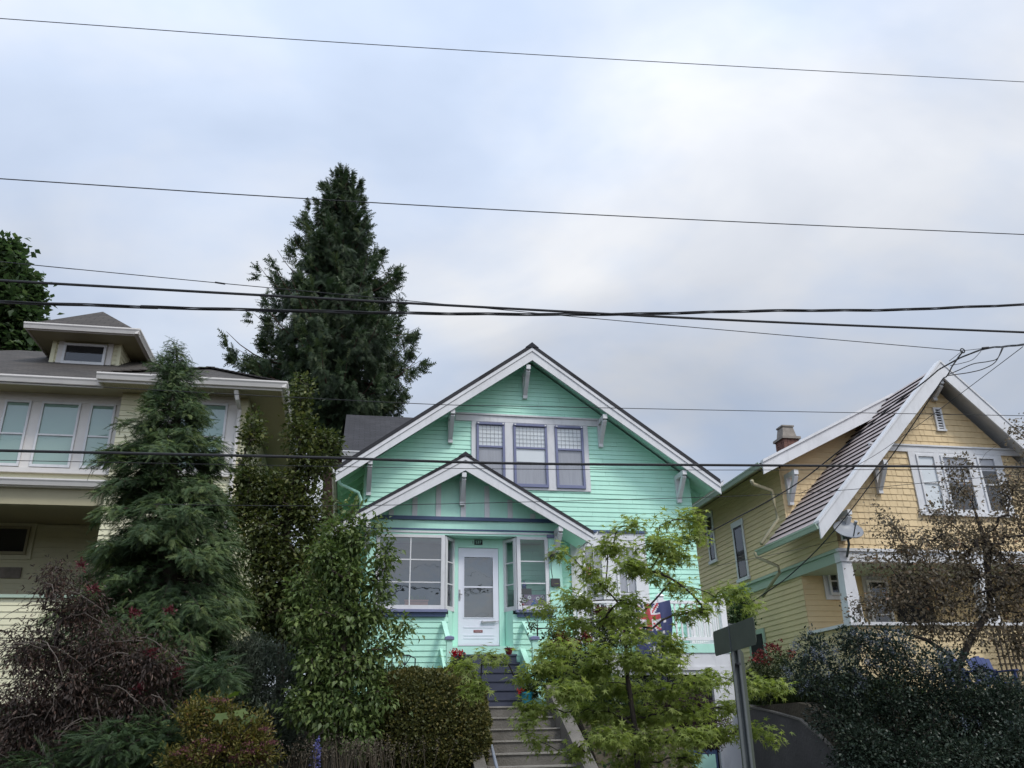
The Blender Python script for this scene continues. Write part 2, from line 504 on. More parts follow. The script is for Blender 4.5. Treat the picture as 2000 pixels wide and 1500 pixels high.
def brace(parent, x, y, ztop, out, h, w=0.1):
    """Knee brace: wall piece, outrigger and diagonal strut, one mesh."""
    mb = MB()
    mb.box(x - w / 2, x + w / 2, y - w, y - 0.018, ztop - h, ztop - 0.002)
    mb.box(x - w / 2 + .003, x + w / 2 - .003, y - out, y - w - .001, ztop - w, ztop)
    mb.bar((x, y - out + 0.07, ztop - w - 0.02), (x, y - w * 0.6, ztop - h + 0.1), w - 0.012, w * 0.95, (0, 1, 0))
    return mb.build('bracket', M['white'], parent, bevel=0.006)


def window(house, x0, x1, z0, z1, y, frame_m, rows=(0.5,), cols=(), back=None, casing=0.0, casing_m=None, sashw=0.05,
           blind=None, blind_m=None, glass=None, grid=None, normal='y', name='window', mw=0.03):
    """Window on a wall facing -Y: sash mesh with children pane, blind, muntin; y is the wall face."""
    glass = glass or M['glass']
    mb = MB()
    w = sashw
    yf, yb = y - 0.075, y - 0.03
    mb.box(x0, x0 + w, yf, yb, z0, z1)
    mb.box(x1 - w, x1, yf, yb, z0, z1)
    mb.box(x0 + w, x1 - w, yf + .002, yb, z0, z0 + w * 1.3)
    mb.box(x0 + w, x1 - w, yf + .002, yb, z1 - w, z1)
    for r in rows:
        zz = z0 + (z1 - z0) * r
        mb.box(x0 + w, x1 - w, yf + .012, yb, zz - mw / 2, zz + mw / 2)
    for c in cols:
        xx = x0 + (x1 - x0) * c
        mb.box(xx - mw / 2, xx + mw / 2, yf + .014, yb, z0 + w * 1.3, z1 - w)
    wn = mb.build(name, frame_m, house, bevel=0.004)
    yp = y - 0.042
    MB().poly([(x0 + w * .5, yp, z0 + w), (x1 - w * .5, yp, z0 + w), (x1 - w * .5, yp, z1 - w * .5), (x0 + w * .5, yp, z1 - w * .5)]).build('pane', glass, wn)
    MB().box(x0 + .01, x1 - .01, y - 0.026, y - 0.021, z0 + .01, z1 - .01).build('room_backing', back or M['dark_room'], wn)
    if blind:
        zz = z0 + (z1 - z0) * blind
        b = MB()
        b.box(x0 + w * .6, x1 - w * .6, y - 0.034, y - 0.028, zz, z1 - .02)
        b.build('blind', blind_m or M['blind'], wn)
    if grid:
        nx, nz, g0 = grid
        g = MB()
        zz0 = z0 + (z1 - z0) * g0 + mw / 2
        for i in range(1, nx):
            xx = x0 + w + (x1 - x0 - 2 * w) * i / nx
            g.box(xx - .0028, xx + .0028, yp - .008, yp - .002, zz0, z1 - w)
        for i in range(1, nz):
            zz = zz0 + (z1 - w - zz0) * i / nz
            g.box(x0 + w, x1 - w, yp - .0085, yp - .0025, zz - .0028, zz + .0028)
        g.build('lead_grid', M['leadline'], wn)
    return wn


def gutter_front(parent, x0, x1, y, ztop, mat, r=0.07):
    """K-style gutter running along X, front at y."""
    mb = MB()
    prof = [(0, -.13), (-.06, -.13), (-.085, -.06), (-.105, -.03), (-.105, 0), (-.092, 0), (-.092, -.02), (0, -.1)]
    a = [(x0, y + p[0], ztop + p[1]) for p in prof]
    b = [(x1, y + p[0], ztop + p[1]) for p in prof]
    n = len(prof)
    for i in range(n):
        j = (i + 1) % n
        mb.poly([a[i], a[j], b[j], b[i]])
    mb.poly(a[::-1]); mb.poly(b)
    return mb.build('gutter', mat, parent)


def gutter_side(parent, y0, y1, x, ztop, mat, face=-1):
    mb = MB()
    prof = [(0, -.13), (.06, -.13), (.085, -.06), (.105, -.03), (.105, 0), (.092, 0), (.092, -.02), (0, -.1)]
    a = [(x + face * p[0], y0, ztop + p[1]) for p in prof]
    b = [(x + face * p[0], y1, ztop + p[1]) for p in prof]
    n = len(prof)
    for i in range(n):
        j = (i + 1) % n
        mb.poly([a[i], a[j], b[j], b[i]])
    mb.poly(a[::-1]); mb.poly(b)
    return mb.build('gutter', mat, parent)


def slab(mb, p0, p1, p2, p3, t, mi=0, mi_side=None):
    """Roof slab from four top corners (eave-front, eave-back, ridge-back, ridge-front), thickness t straight down; UV up the slope."""
    P = [Vector(p) for p in (p0, p1, p2, p3)]
    L = (P[1] - P[0]).length
    H = (P[3] - P[0]).length
    o = float(P[0].x * 7.3 % 1)
    def uv(p):
        e = (P[1] - P[0]).normalized()
        d = p - P[0]
        u = d.dot(e)
        return (u + o, (d - e * u).length)
    mb.poly(P, mi, [uv(p) for p in P])
    D = Vector((0, 0, -t))
    Q = [p + D for p in P]
    ms = mi if mi_side is None else mi_side
    mb.poly(Q[::-1], ms)
    for i in range(4):
        j = (i + 1) % 4
        mb.poly([P[j], P[i], Q[i], Q[j]], ms, [(0, 0.05), (.2, .05), (.2, .1), (0, .1)])

# ================================================================== SETTING
def ground_z(x, y):
    if y < 7.0: return 0.0
    if y < 10.6: return 0.16
    t = min(max((y - 10.9) / 3.3, 0), 1)
    t = t * t * (3 - 2 * t)
    z = 0.16 + 1.86 * t
    if y > 30: z += (y - 30) * 0.04
    if 5.05 <= x <= 7.62 and 10.6 < y < 18.2: z = 0.18            # driveway cut
    if 1.88 <= x <= 3.56 and 10.6 < y < 15.9: z = min(z, 0.16 + max(0, (y - 10.9)) * 0.4)   # under the stairs
    return z


xs = sorted(set([-400, -150, -80, -50, 50, 80, 150, 400] + [round(-30 + i * 1.0, 2) for i in range(61)] +
                [1.83, 1.88, 3.56, 3.61, 5.0, 5.05, 7.62, 7.66]))
ys = sorted(set([-300, -100, -40, -15, 0, 3.5, 6.99, 7.0, 8, 9, 10.59, 10.6, 18.19, 18.2, 60, 100, 200, 500] +
                [round(10.9 + i * 0.33, 2) for i in range(15)] + [16.5, 17, 19, 20, 22, 25, 30, 35, 40, 50]))
mb = MB()
for i in range(len(xs) - 1):
    for j in range(len(ys) - 1):
        q = [(xs[i], ys[j]), (xs[i + 1], ys[j]), (xs[i + 1], ys[j + 1]), (xs[i], ys[j + 1])]
        mb.poly([(x, y, (0.0 if y <= 6.995 else ground_z(x, y)) - 0.012) for x, y in q])
tag(mb.build('ground', M['soil']), kind='structure')
tag(MB().poly([(-300, -5.5, 0), (300, -5.5, 0), (300, 6.8, 0), (-300, 6.8, 0)]).build('road', M['asphalt']), kind='structure')
mb = MB()
for k in range(-30, 30): mb.poly([(k * 4, .6, .004), (k * 4 + 2, .6, .004), (k * 4 + 2, .72, .004), (k * 4, .72, .004)])
tag(mb.build('road_marking', M['lineyellow']), kind='structure')
tag(MB().box(-300, 300, 6.8, 7.0, -.1, .15).build('kerb', M['concrete']), kind='structure')
tag(MB().box(-300, 300, 8.6, 10.55, .0, .165).build('pavement', M['concrete']), kind='structure')
tag(MB().poly([(5.06, 7.0, .17), (7.61, 7.0, .17), (7.61, 16.6, .19), (5.06, 16.6, .19)]).build('driveway', M['concrete_dark']), kind='structure')

# retaining wall beside the driveway, its top ramping down to the street
mb = MB()
prof = [(16.4, 2.02), (15.8, 1.96), (15.0, 1.86), (14.1, 1.72), (13.4, 1.4), (12.75, 0.99), (11.9, .62), (11.0, .35)]
top = [(y, z) for y, z in prof]
for (y0, z0), (y1, z1) in zip(top[:-1], top[1:]):
    mb.hexa([(7.6, y1, -.2), (7.82, y1, -.2), (7.82, y0, -.2), (7.6, y0, -.2), (7.6, y1, z1), (7.82, y1, z1), (7.82, y0, z0), (7.6, y0, z0)])
for (y0, z0), (y1, z1) in zip(top[:-1], top[1:]):
    mb.hexa([(7.585, y1, z1), (7.835, y1, z1), (7.835, y0, z0), (7.585, y0, z0), (7.585, y1, z1 + .03), (7.835, y1, z1 + .03), (7.835, y0, z0 + .03), (7.585, y0, z0 + .03)], 1)
tag(mb.build('retaining_wall', [M['concrete_dark'], M['concrete']], origin=(7.7, 12, 0)), 'dark stained concrete retaining wall with a curving top beside the driveway', 'retaining wall')
mb = MB()
mb.hexa([(4.8, 11, -.1), (5.05, 11, -.1), (5.05, 16.45, -.1), (4.8, 16.45, -.1), (4.8, 11, .5), (5.05, 11, .5), (5.05, 16.45, 2.05), (4.8, 16.45, 2.05)])
tag(mb.build('retaining_wall', M['concrete'], origin=(4.9, 12, 0)), 'low sloping concrete wall between the front garden and the garage driveway', 'retaining wall')

# concrete stairs up the bank
st = tag(empty('concrete_stairs', (2.7, 11, 0)), 'weathered concrete stairs climbing the bank to the green house', 'stairs')
mb = MB(); ne = MB()
N = 11
for k in range(N):
    zt = 2.02 - k * 0.168
    yf = 14.2 - k * 0.3
    mb.box(1.95, 3.3, yf + .004, yf + .304 if k else 15.9, max(zt - .5, -.1), zt - .022)
    ne.box(1.953, 3.297, yf - .018, yf + .31 if k else 15.9, zt - .022, zt)
mb.build('flight', M['concrete'], st)
ne.build('nosing', M['concrete_edge'], st)
for x0, x1 in ((3.3, 3.5), (1.78, 1.95)):
    c = MB()
    c.hexa([(x0, 10.9, -.1), (x1, 10.9, -.1), (x1, 14.5, .9), (x0, 14.5, .9), (x0, 10.9, .42), (x1, 10.9, .42), (x1, 14.5, 2.35), (x0, 14.5, 2.35)])
    c.build('cheek_wall', M['concrete'], st, bevel=.01)
# handrails
hr = tag(empty('handrail', (1.98, 12.6, 1)), 'grey pipe handrail rising along the concrete stairs beside the hedge', 'handrail')
hp = [at(948, 1408, 14.1), at(958, 1450, 13.1), at(971, 1502, 12.1)]
hp = [Vector(p) for p in hp]
hp2 = hp + [hp[-1] + (hp[-1] - hp[0]).normalized() * 1.6]
MB().tube(hp2, .024, 8).build('rail', M['pipe'], hr, smooth=True)
for p in (hp2[0], hp2[-1]):
    MB().tube([(p.x, p.y, p.z), (p.x, p.y, p.z - .95)], .02, 8).build('post', M['pipe'], hr, smooth=True)

# ================================================================== GREEN HOUSE
GH = tag(empty('green_house', (4.02, 18.3, 2.0)), 'mint green clapboard house with white trim and gabled front porch', 'house')
YM, XC, ZR, S = 18.3, 3.97, 10.25, 0.73
XL, XR = 0.17, 7.88
mb = MB()
g = gable_xr(XC, ZR - .22, S, XL, XR)
clap_front(mb, g, YM, 2.0, ZR - .22, e=.108)
clap_side(mb, lambda z: (YM + .02, 27.0), XL, 2.0, 7.33, e=.108)
mb.poly([(XR, YM, 2), (XR, 27, 2), (XR, 27, 7.33), (XR, YM, 7.33)])
mb.poly([(XL, 27, 2), (XR, 27, 2), (XR, 27, 7.2), (XC, 27, 10), (XL, 27, 7.2)])
mb.build('wall', M['mint'], GH)
# main roof
YF, YB, EO = 17.7, 27.6, 4.42
for sgn in (-1, 1):
    mb = MB()
    xe, ze = XC + sgn * EO, ZR - S * EO
    slab(mb, (xe, YF - .03, ze), (xe, YB, ze), (XC, YB, ZR), (XC, YF - .03, ZR), .1)
    rf = mb.build('roof', M['roof_dark'], GH)
    mb = MB()
    slab(mb, (xe - sgn * .02, YF + .05, ze - .104), (xe - sgn * .02, YB, ze - .104), (XC, YB, ZR - .115), (XC, YF + .05, ZR - .115), .04)
    mb.build('soffit', M['mint_flat'], rf)
    # rafter tails
    for y in [YM + .45 + .6 * i for i in range(6)]:
        t = MB()
        xw = XL if sgn < 0 else XR
        t.bar((xw, y, ZR - S * abs(xw - XC) - .21), (xe - sgn * .1, y, ze - .21 + S * .1), .07, .13)
        t.build('rafter_tail', M['mint'], rf)
    # rake board (two tiers)
    mb = MB()
    d = .30
    mb.extrude_y([(xe, ze - .101), (XC, ZR - .101), (XC, ZR - .42), (xe, ze - .35)], YF, YF + .045)
    mb.extrude_y([(xe, ze - .101), (XC, ZR - .101), (XC, ZR - .19), (xe, ze - .19)], YF - .022, YF - .002)
    mb.build('rake_board', M['white'], rf, bevel=.007)
    gutter_side(rf, YF + .02, YB, xe, ze - .01, M['white'], face=sgn)
# ridge cap
mb = MB()
for k in range(33):
    y = YF - .04 + k * .3
    for s in (-1, 1):
        mb.poly([(XC, y, ZR + .035), (XC + s * .16, y, ZR - .1), (XC + s * .16, y + .31, ZR - .105), (XC, y + .31, ZR + .022)])
    mb.poly([(XC - .16, y, ZR - .1), (XC, y, ZR + .035), (XC + .16, y, ZR - .1)])
mb.build('ridge_cap', M['cap_dark'], GH)
for x, zt, h in ((3.88, 9.72, .68), (2.08, 8.50, .66), (5.70, 8.55, .66), (.27, 7.22, .68), (7.55, 7.24, .66)):
    brace(GH, x, YM, zt, .56, h, .105)
mb = MB(); mb.box(2.2, 5.78, YM - .05, YM - .012, 8.42, 8.57); mb.box(2.18, 5.8, YM - .085, YM - .012, 8.572, 8.61)
mb.build('belt_trim', M['white'], GH)
# triple window of the gable
mb = MB()
mb.box(2.58, 2.69, YM - .045, YM - .01, 6.79, 8.418); mb.box(5.28, 5.40, YM - .045, YM - .01, 6.79, 8.418)
mb.box(3.37, 3.57, YM - .046, YM - .01, 6.79, 8.418); mb.box(4.39, 4.58, YM - .046, YM - .01, 6.79, 8.418)
mb.box(2.692, 5.278, YM - .04, YM - .01, 8.38, 8.419); mb.box(2.692, 5.278, YM - .04, YM - .01, 6.79, 6.845)
mb.build('window_casing', M['white'], GH)
for i, (a, b_, bl) in enumerate(((2.695, 3.367, .62), (3.575, 4.387, .40), (4.583, 5.275, .62))):
    w = window(GH, a, b_, 6.85, 8.378, YM - .005, M['purple'], rows=(.62,), blind=bl, blind_m=M['blind_lace'], grid=(6, 5, .62) if i != 1 else (8, 5, .62), sashw=.055, back=M['curtain_grey'], mw=.045)
    k = MB(); k.box(a - .0, b_ + .0, YM - .1, YM - .082, 8.335, 8.385)
    k.box(a + .02, a + .06, YM - .108, YM - .1, 8.345, 8.375, 1); k.box(b_ - .06, b_ - .02, YM - .108, YM - .1, 8.345, 8.375, 1)
    k.build('head_bar', [M['purple'], M['white']], w)
# French windows to the deck
mb = MB()
mb.box(4.83, 5.10, YM - .05, YM - .01, 3.2, 5.66); mb.box(5.60, 5.88, YM - .05, YM - .01, 3.2, 5.66); mb.box(6.38, 6.62, YM - .05, YM - .01, 3.2, 5.66)
mb.box(4.83, 6.62, YM - .055, YM - .01, 5.664, 5.82); mb.box(5.102, 5.598, YM - .045, YM - .01, 5.56, 5.66); mb.box(5.882, 6.378, YM - .045, YM - .01, 5.56, 5.66)
mb.build('window_casing', M['white'], GH)
k = MB(); k.box(4.8, 6.66, YM - .09, YM - .01, 5.824, 5.88); k.build('drip_cap', M['navy_trim'], GH)
for a, b_ in ((5.105, 5.595), (5.885, 6.375)):
    window(GH, a, b_, 3.25, 5.555, YM - .002, M['white'], rows=(.3, .52, .76), cols=(.5,), blind=.42, blind_m=M['curtain_grey'], sashw=.055, mw=.022)
# downpipe at the left eave corner
MB().tube([at(661, 930, 17.95), at(664, 945, 17.97), at(700, 962, 18.15), at(705, 975, 18.2), at(706, 1050, 18.22)], .035, 8).build('downpipe', M['mint'], GH, smooth=True)
# cross gable at the back: dark roof plane facing the street, ridge along x
mb = MB()
slab(mb, (-.42, 21.0, 8.47), (2.4, 21.0, 8.47), (2.4, 24.5, 10.77), (-.42, 24.5, 10.77), .08)
mb.build('roof', M['roof_dark'], GH)
mb = MB()
slab(mb, (2.4, 28.0, 8.47), (-.42, 28.0, 8.47), (-.42, 24.5, 10.77), (2.4, 24.5, 10.77), .08)
mb.build('roof', M['roof_dark'], GH)
mb = MB()
mb.poly([(-.1, 21.3, 6.8), (-.1, 24.5, 10.6), (-.1, 27.7, 8.4), (-.1, 27.7, 6.8)]); mb.poly([(-.1, 21.3, 6.8), (1.5, 21.3, 6.8), (1.5, 21.3, 8.5), (-.1, 21.3, 8.5)])
mb.poly([(-.1, 21.3, 8.5), (-.1, 24.5, 10.6), (-.1, 21.3, 6.8)])
mb.build('wall', M['mint_flat'], GH)
gutter_front(GH, -.42, 1.2, 21.0, 8.44, M['white'])
mb = MB(); mb.extrude_y([(-.4, 8.1), (.9, 8.1), (.9, 8.3), (-.4, 8.3)], 21.02, 21.06); mb.build('fascia_board', M['white'], GH)

# ------------------------------------------------------------------ porch
YP, PX, PZ, PS = 17.5, 2.27, 7.2, .595
PE = 2.75
for sgn in (-1, 1):
    mb = MB()
    xe, ze = PX + sgn * PE, PZ - PS * PE
    slab(mb, (xe, 16.97, ze), (xe, 18.28, ze), (PX, 18.28, PZ), (PX, 16.97, PZ), .07)
    rf = mb.build('porch_roof', M['roof_dark'], GH)
    mb = MB(); slab(mb, (xe - sgn * .02, 17.05, ze - .073), (xe - sgn * .02, 18.27, ze - .073), (PX, 18.27, PZ - .085), (PX, 17.05, PZ - .085), .04)
    for k in range(1, 9):
        pass
    mb.build('soffit', M['mint_flat'], rf)
    mb = MB()
    mb.extrude_y([(xe, ze - .075), (PX, PZ - .075), (PX, PZ - .38), (xe, ze - .30)], 17.0, 17.045)
    mb.extrude_y([(xe, ze - .072), (PX, PZ - .072), (PX, PZ - .15), (xe, ze - .15)], 16.98, 16.999)
    mb.build('rake_board', M['white'], rf, bevel=.007)
    gutter_side(rf, 17.0, 18.25, xe, ze - .0, M['white'], face=sgn)
mb = MB()
for k in range(5):
    y = 16.96 + k * .28
    for s in (-1, 1):
        mb.poly([(PX, y, PZ + .03), (PX + s * .15, y, PZ - .075), (PX + s * .15, y + .29, PZ - .08), (PX, y + .29, PZ + .02)])
    mb.poly([(PX - .15, y, PZ - .075), (PX, y, PZ + .03), (PX + .15, y, PZ - .075)])
mb.build('ridge_cap', M['cap_dark'], GH)
# gable face: flat panels, battens
mb = MB()
zb = 5.58
hw = (PZ - .12 - zb) / PS
x0, x1 = .3, 4.4
pts = [(x0, zb), (x1, zb), (x1, PZ - .15 - PS * (x1 - PX)), (PX, PZ - .15), (x0, PZ - .15 - PS * (PX - x0))]
mb.extrude_y(pts, YP, YP + .05)
mb.build('gable_panel', M['mint_flat'], GH)
mb = MB()
for px in (764, 810, 856, 904.6, 951, 996, 1040):
    x = at(px, 1000, YP)[0]
    zt = PZ - .25 - PS * abs(x - PX)
    if zt > 5.95: MB().box(x - .055, x + .055, YP - .024, YP - .001, 5.92, zt).build('batten', M['white'], GH)
mb = MB(); mb.box(.34, 4.38, YP - .05, YP - .001, 5.84, 5.915); mb.box(.34, 4.38, YP - .03, YP - .001, 5.62, 5.655)
mb.build('trim_band', M['navy_trim'], GH)
for x, zt, h in ((2.25, 6.78, .62), (.28, 5.66, .5), (4.32, 5.66, .46)):
    brace(GH, x, YP - .02, zt, .46, h, .1)
# posts of the porch
for a, b_ in ((.28, .46), (4.14, 4.42)):
    mb = MB(); mb.box(a, b_, YP - .03, YP + .12, 2.4, 5.50); mb.build('corner_post', M['mint_flat'], GH, bevel=.006)
    mb = MB(); mb.box(a - .03, b_ + .03, YP - .06, YP + .14, 5.502, 5.57); mb.build('post_cap', M['purple'], GH, bevel=.006)
# porch windows
gl = M['glass_porch']


def porch_window(a, b, z0, z1, nx, nz, name='porch_window', gl=None):
    """Glazed screen between plan points a, b (x, y): frame with muntins and one pane."""
    A, B = Vector((a[0], a[1], 0)), Vector((b[0], b[1], 0))
    d = (B - A).normalized(); L = (B - A).length
    nrm = Vector((d.y, -d.x, 0))
    mb = MB()
    fw = .075

    def piece(u0, u1, w0, w1, n0, n1):
        c = []
        for w in (w0, w1):
            for (u, n) in ((u0, n1), (u1, n1), (u1, n0), (u0, n0)):
                p = A + d * u + nrm * n
                c.append((p.x, p.y, w))
        mb.hexa(c)
    piece(0, fw, z0, z1, -.04, .03); piece(L - fw, L, z0, z1, -.04, .03)
    piece(fw, L - fw, z0, z0 + .09, -.04, .028); piece(fw, L - fw, z1 - .06, z1, -.04, .028)
    for i in range(1, nx):
        u = L * i / nx; piece(u - .012, u + .012, z0 + .09, z1 - .06, -.014, .014)
    for i in range(1, nz):
        w = z0 + .09 + (z1 - z0 - .15) * i / nz; piece(fw, L - fw, w - .012, w + .012, -.015, .015)
    o = mb.build(name, M['white'], GH, bevel=.004)
    P = [A + d * .05, B - d * .05]
    MB().poly([(P[0].x, P[0].y, z0 + .06), (P[1].x, P[1].y, z0 + .06), (P[1].x, P[1].y, z1 - .04), (P[0].x, P[0].y, z1 - .04)]).build('pane', gl or M['glass_porch'], o)
    return o


porch_window((.47, YP), (1.90, YP), 3.98, 5.52, 2, 3)
porch_window((1.905, YP + .01), (2.135, YP + .33), 3.98, 5.50, 1, 3, 'sidelight')
porch_window((3.215, YP + .33), (3.44, YP + .01), 3.98, 5.50, 1, 3, 'sidelight', M['glass_clear'])
porch_window((3.445, YP), (4.13, YP), 3.98, 5.52, 1, 3, gl=M['glass_clear'])
mb = MB(); mb.box(.46, 4.14, YP - .02, YP + .05, 5.523, 5.62)
mb.build('frieze_board', M['mint_flat'], GH)
mb = MB(); mb.box(.40, 4.2, YP - .035, YP - .0205, 5.56, 5.6); mb.build('window_head', M['white'], GH)
# ceiling of the recess and of the porch
mb = MB(); mb.poly([(1.9, YP + .0, 5.521), (3.44, YP, 5.521), (3.44, 18.28, 5.521), (1.9, 18.28, 5.521)]); mb.poly([(.46, YP + .06, 5.524), (1.9, YP + .06, 5.524), (1.9, 18.28, 5.524), (.46, 18.28, 5.524)]); mb.poly([(3.44, YP + .06, 5.524), (4.14, YP + .06, 5.524), (4.14, 18.28, 5.524), (3.44, 18.28, 5.524)])
mb.build('porch_ceiling', M['mint_flat'], GH)
for a, b_ in ((.40, 1.96), (3.39, 4.2)):
    mb = MB(); mb.box(a, b_, YP - .10, YP + .05, 3.925, 3.98, 0); mb.box(a + .03, b_ - .03, YP - .055, YP - .002, 3.84, 3.923, 1)
    mb.build('window_sill', [M['purple'], M['navy_trim']], GH, bevel=.006)
# lower clapboard walls
for a, b_ in ((.38, 1.99), (3.33, 4.20)):
    mb = MB(); clap_front(mb, lambda z: (a, b_), YP + .01, 1.95, 3.84, e=.112)
    mb.poly([(a, YP + .02, 1.9), (b_, YP + .02, 1.9), (b_, YP + .02, 3.9), (a, YP + .02, 3.9)])
    mb.build('porch_wall', M['mint'], GH)
mb = MB()
for a, b_ in (((1.985, YP + .0), (2.135, YP + .34)), ((3.215, YP + .34), (3.335, YP + .0))):
    mb.poly([(a[0], a[1], 2.9), (b_[0], b_[1], 2.9), (b_[0], b_[1], 3.979), (a[0], a[1], 3.979)])
mb.poly([(.3, YP + .1, 1.95), (.3, YM, 1.95), (.3, YM, 5.5), (.3, YP + .1, 5.5)])
mb.build('recess_panel', M['mint_flat'], GH)
mb = MB(); mb.box(1.99, 3.34, YP + .02, 17.83, 2.9, 3.24); mb.box(2.05, 3.3, YP + .36, 18.28, 3.24, 3.26)
mb.build('porch_floor', M['mint_flat'], GH)
mb = MB(); mb.box(4.38, 4.42, YP + .12, YM - .02, 1.95, 5.5); mb.build('porch_wall', M['mint'], GH)
# interior of the glazed porch
mb = MB()
mb.box(.5, 4.1, 18.2, 18.26, 3.2, 5.5)
mb.box(.5, 4.36, YP + .06, 18.2, 3.1, 3.2)
mb.build('porch_interior', M['room'], GH)
mb = MB(); clap_side(mb, lambda z: (YP + .12, 18.2), 4.36, 3.2, 5.5, e=.108); clap_front(mb, lambda z: (3.25, 4.34), 18.19, 3.2, 5.5, e=.108); mb.build('inner_wall', M['mint'], GH)
# door with its frame
YD = 17.85
mb = MB()
mb.box(2.12, 2.225, YD - .05, YD + .05, 3.25, 5.519); mb.box(3.10, 3.215, YD - .05, YD + .05, 3.25, 5.519)
mb.box(2.226, 3.099, YD - .045, YD + .05, 5.33, 5.518); mb.box(2.226, 3.099, YD - .06, YD - .046, 5.33, 5.37)
mb.build('door_frame', M['mint_flat'], GH, bevel=.006)
mb = MB()
dx0, dx1, dz0, dz1 = 2.23, 3.095, 3.30, 5.325
gx0, gx1, gz0, gz1 = 2.355, 2.975, 3.87, 5.13
mb.box(dx0, gx0, YD - .035, YD + .02, dz0, dz1); mb.box(gx1, dx1, YD - .035, YD + .02, dz0, dz1)
mb.box(gx0, gx1, YD - .034, YD + .02, dz0, gz0); mb.box(gx0, gx1, YD - .034, YD + .02, gz1, dz1)
mb.box(gx0, gx1, YD - .03, YD + .0, (gz0 + gz1) / 2 - .015, (gz0 + gz1) / 2 + .015)
for z in (3.66, 3.50, 3.44):
    mb.box(gx0 - .01, gx1 + .01, YD - .042, YD - .0345, z, z + .022)
for a in (gx0 - .02, gx1): mb.box(a, a + .02, YD - .043, YD - .0355, gz0 - .02, gz1 + .02)
mb.box(gx0, gx1, YD - .0425, YD - .035, gz0 - .02, gz0); mb.box(gx0, gx1, YD - .0425, YD - .035, gz1, gz1 + .02)
door = mb.build('door', M['door_white'], GH, bevel=.003)
MB().poly([(gx0, YD - .012, gz0), (gx1, YD - .012, gz0), (gx1, YD - .012, gz1), (gx0, YD - .012, gz1)]).build('pane', M['glass_porch'], door)
mb = MB(); mb.box(gx0, gx1, YD + .021, YD + .03, gz0 - .02, gz1 + .02); mb.build('inner_door', M['door_inner'], door)
mb = MB()
mb.box(2.245, 2.275, YD - .05, YD - .0355, 4.22, 4.44); mb.tube([(2.26, YD - .05, 4.36), (2.26, YD - .085, 4.35), (2.31, YD - .085, 4.33)], .012, 6)
mb.build('handle', M['chrome'], door)
mb = MB(); mb.tube([(2.74, YD - .07, 3.775), (3.02, YD - .07, 3.785)], .018, 8); mb.tube([(3.02, YD - .07, 3.785), (3.10, YD - .06, 3.80)], .007, 6); mb.box(2.72, 2.745, YD - .085, YD - .035, 3.755, 3.8)
mb.build('door_closer', M['chrome'], door)
mb = MB(); mb.box(2.22, 3.1, YD - .09, YD + .04, 3.262, 3.298); mb.build('threshold', M['iron'], door)


def text(name, body, size, loc, mat, parent, rot=(math.pi / 2, 0, 0), ext=.001, align='CENTER'):
    cu = bpy.data.curves.new(name, 'FONT')
    cu.body = body; cu.size = size; cu.extrude = ext; cu.align_x = align; cu.align_y = 'CENTER'
    cu.materials.append(mat)
    o = bpy.data.objects.new(name, cu)
    COL.objects.link(o)
    bpy.context.view_layer.update()
    me = bpy.data.meshes.new_from_object(o.evaluated_get(bpy.context.evaluated_depsgraph_get()))
    bpy.data.objects.remove(o)
    me.materials.clear(); me.materials.append(mat)
    o = bpy.data.objects.new(name, me)
    COL.objects.link(o)
    o.rotation_euler = rot
    o.location = Vector(loc) - wloc(parent)
    o.parent = parent
    return o


mb = MB(); mb.box(2.555, 2.745, YD - .040, YD - .0345, 3.565, 3.615); sk = mb.build('sticker', M['stk_red'], door)
text('lettering', 'NO SOLICITING', .021, (2.65, YD - .0415, 3.589), M['flag_white'], sk)
mb = MB(); mb.box(2.575, 2.75, YD - .064, YD - .0465, 5.395, 5.50); hn = mb.build('house_number_plate', M['iron'], GH)
text('lettering', '537', .085, (2.66, YD - .066, 5.447), M['mint_flat'], hn)
text('house_number', '1', .085, (2.54, YD - .048, 5.447), M['iron'], GH)

# solar lamp and its panel on the right post
lp = tag(empty('solar_lamp', (4.30, YP - .03, 5.2)), 'black solar lamp above a small panel on the mint porch post', 'lamp')
c = Vector(at(1078, 1085, YP - .12))
mb = MB(); mb.lathe(c, [(.001, -.09), (.05, -.085), (.07, -.03), (.075, .02), (.06, .022), (.001, .022)], 14); mb.bar((c.x, YP - .03, c.z + .03), (c.x, YP - .15, c.z + .03), .03, .03)
mb.build('lamp_body', M['black'], lp)
mb = MB(); mb.lathe(c, [(.077, .024), (.085, .075), (.06, .085), (.001, .09)], 14); mb.build('lens', M['lamp_glass'], lp)
p = Vector(at(1085, 1137.5, YP - .07))
mb = MB(); mb.hexa([(p.x - .1, p.y - .02, p.z - .085), (p.x + .1, p.y - .02, p.z - .085), (p.x + .1, YP - .032, p.z - .085), (p.x - .1, YP - .032, p.z - .085),
                    (p.x - .1, p.y + .01, p.z + .085), (p.x + .1, p.y + .01, p.z + .085), (p.x + .1, YP - .032, p.z + .085), (p.x - .1, YP - .032, p.z + .085)])
mb.build('panel_box', M['black'], lp)
mb = MB(); mb.poly([(p.x - .085, p.y - .0205, p.z - .072), (p.x + .085, p.y - .0205, p.z - .072), (p.x + .085, p.y + .005, p.z + .072), (p.x - .085, p.y + .005, p.z + .072)])
mb.build('solar_panel', M['panel_pv'], lp)
MB().tube([(c.x - .02, c.y + .02, c.z - .09), (c.x - .005, YP - .035, c.z - .28), (p.x - .05, YP - .035, p.z + .09)], .006, 5).build('cable', M['cable'], lp)

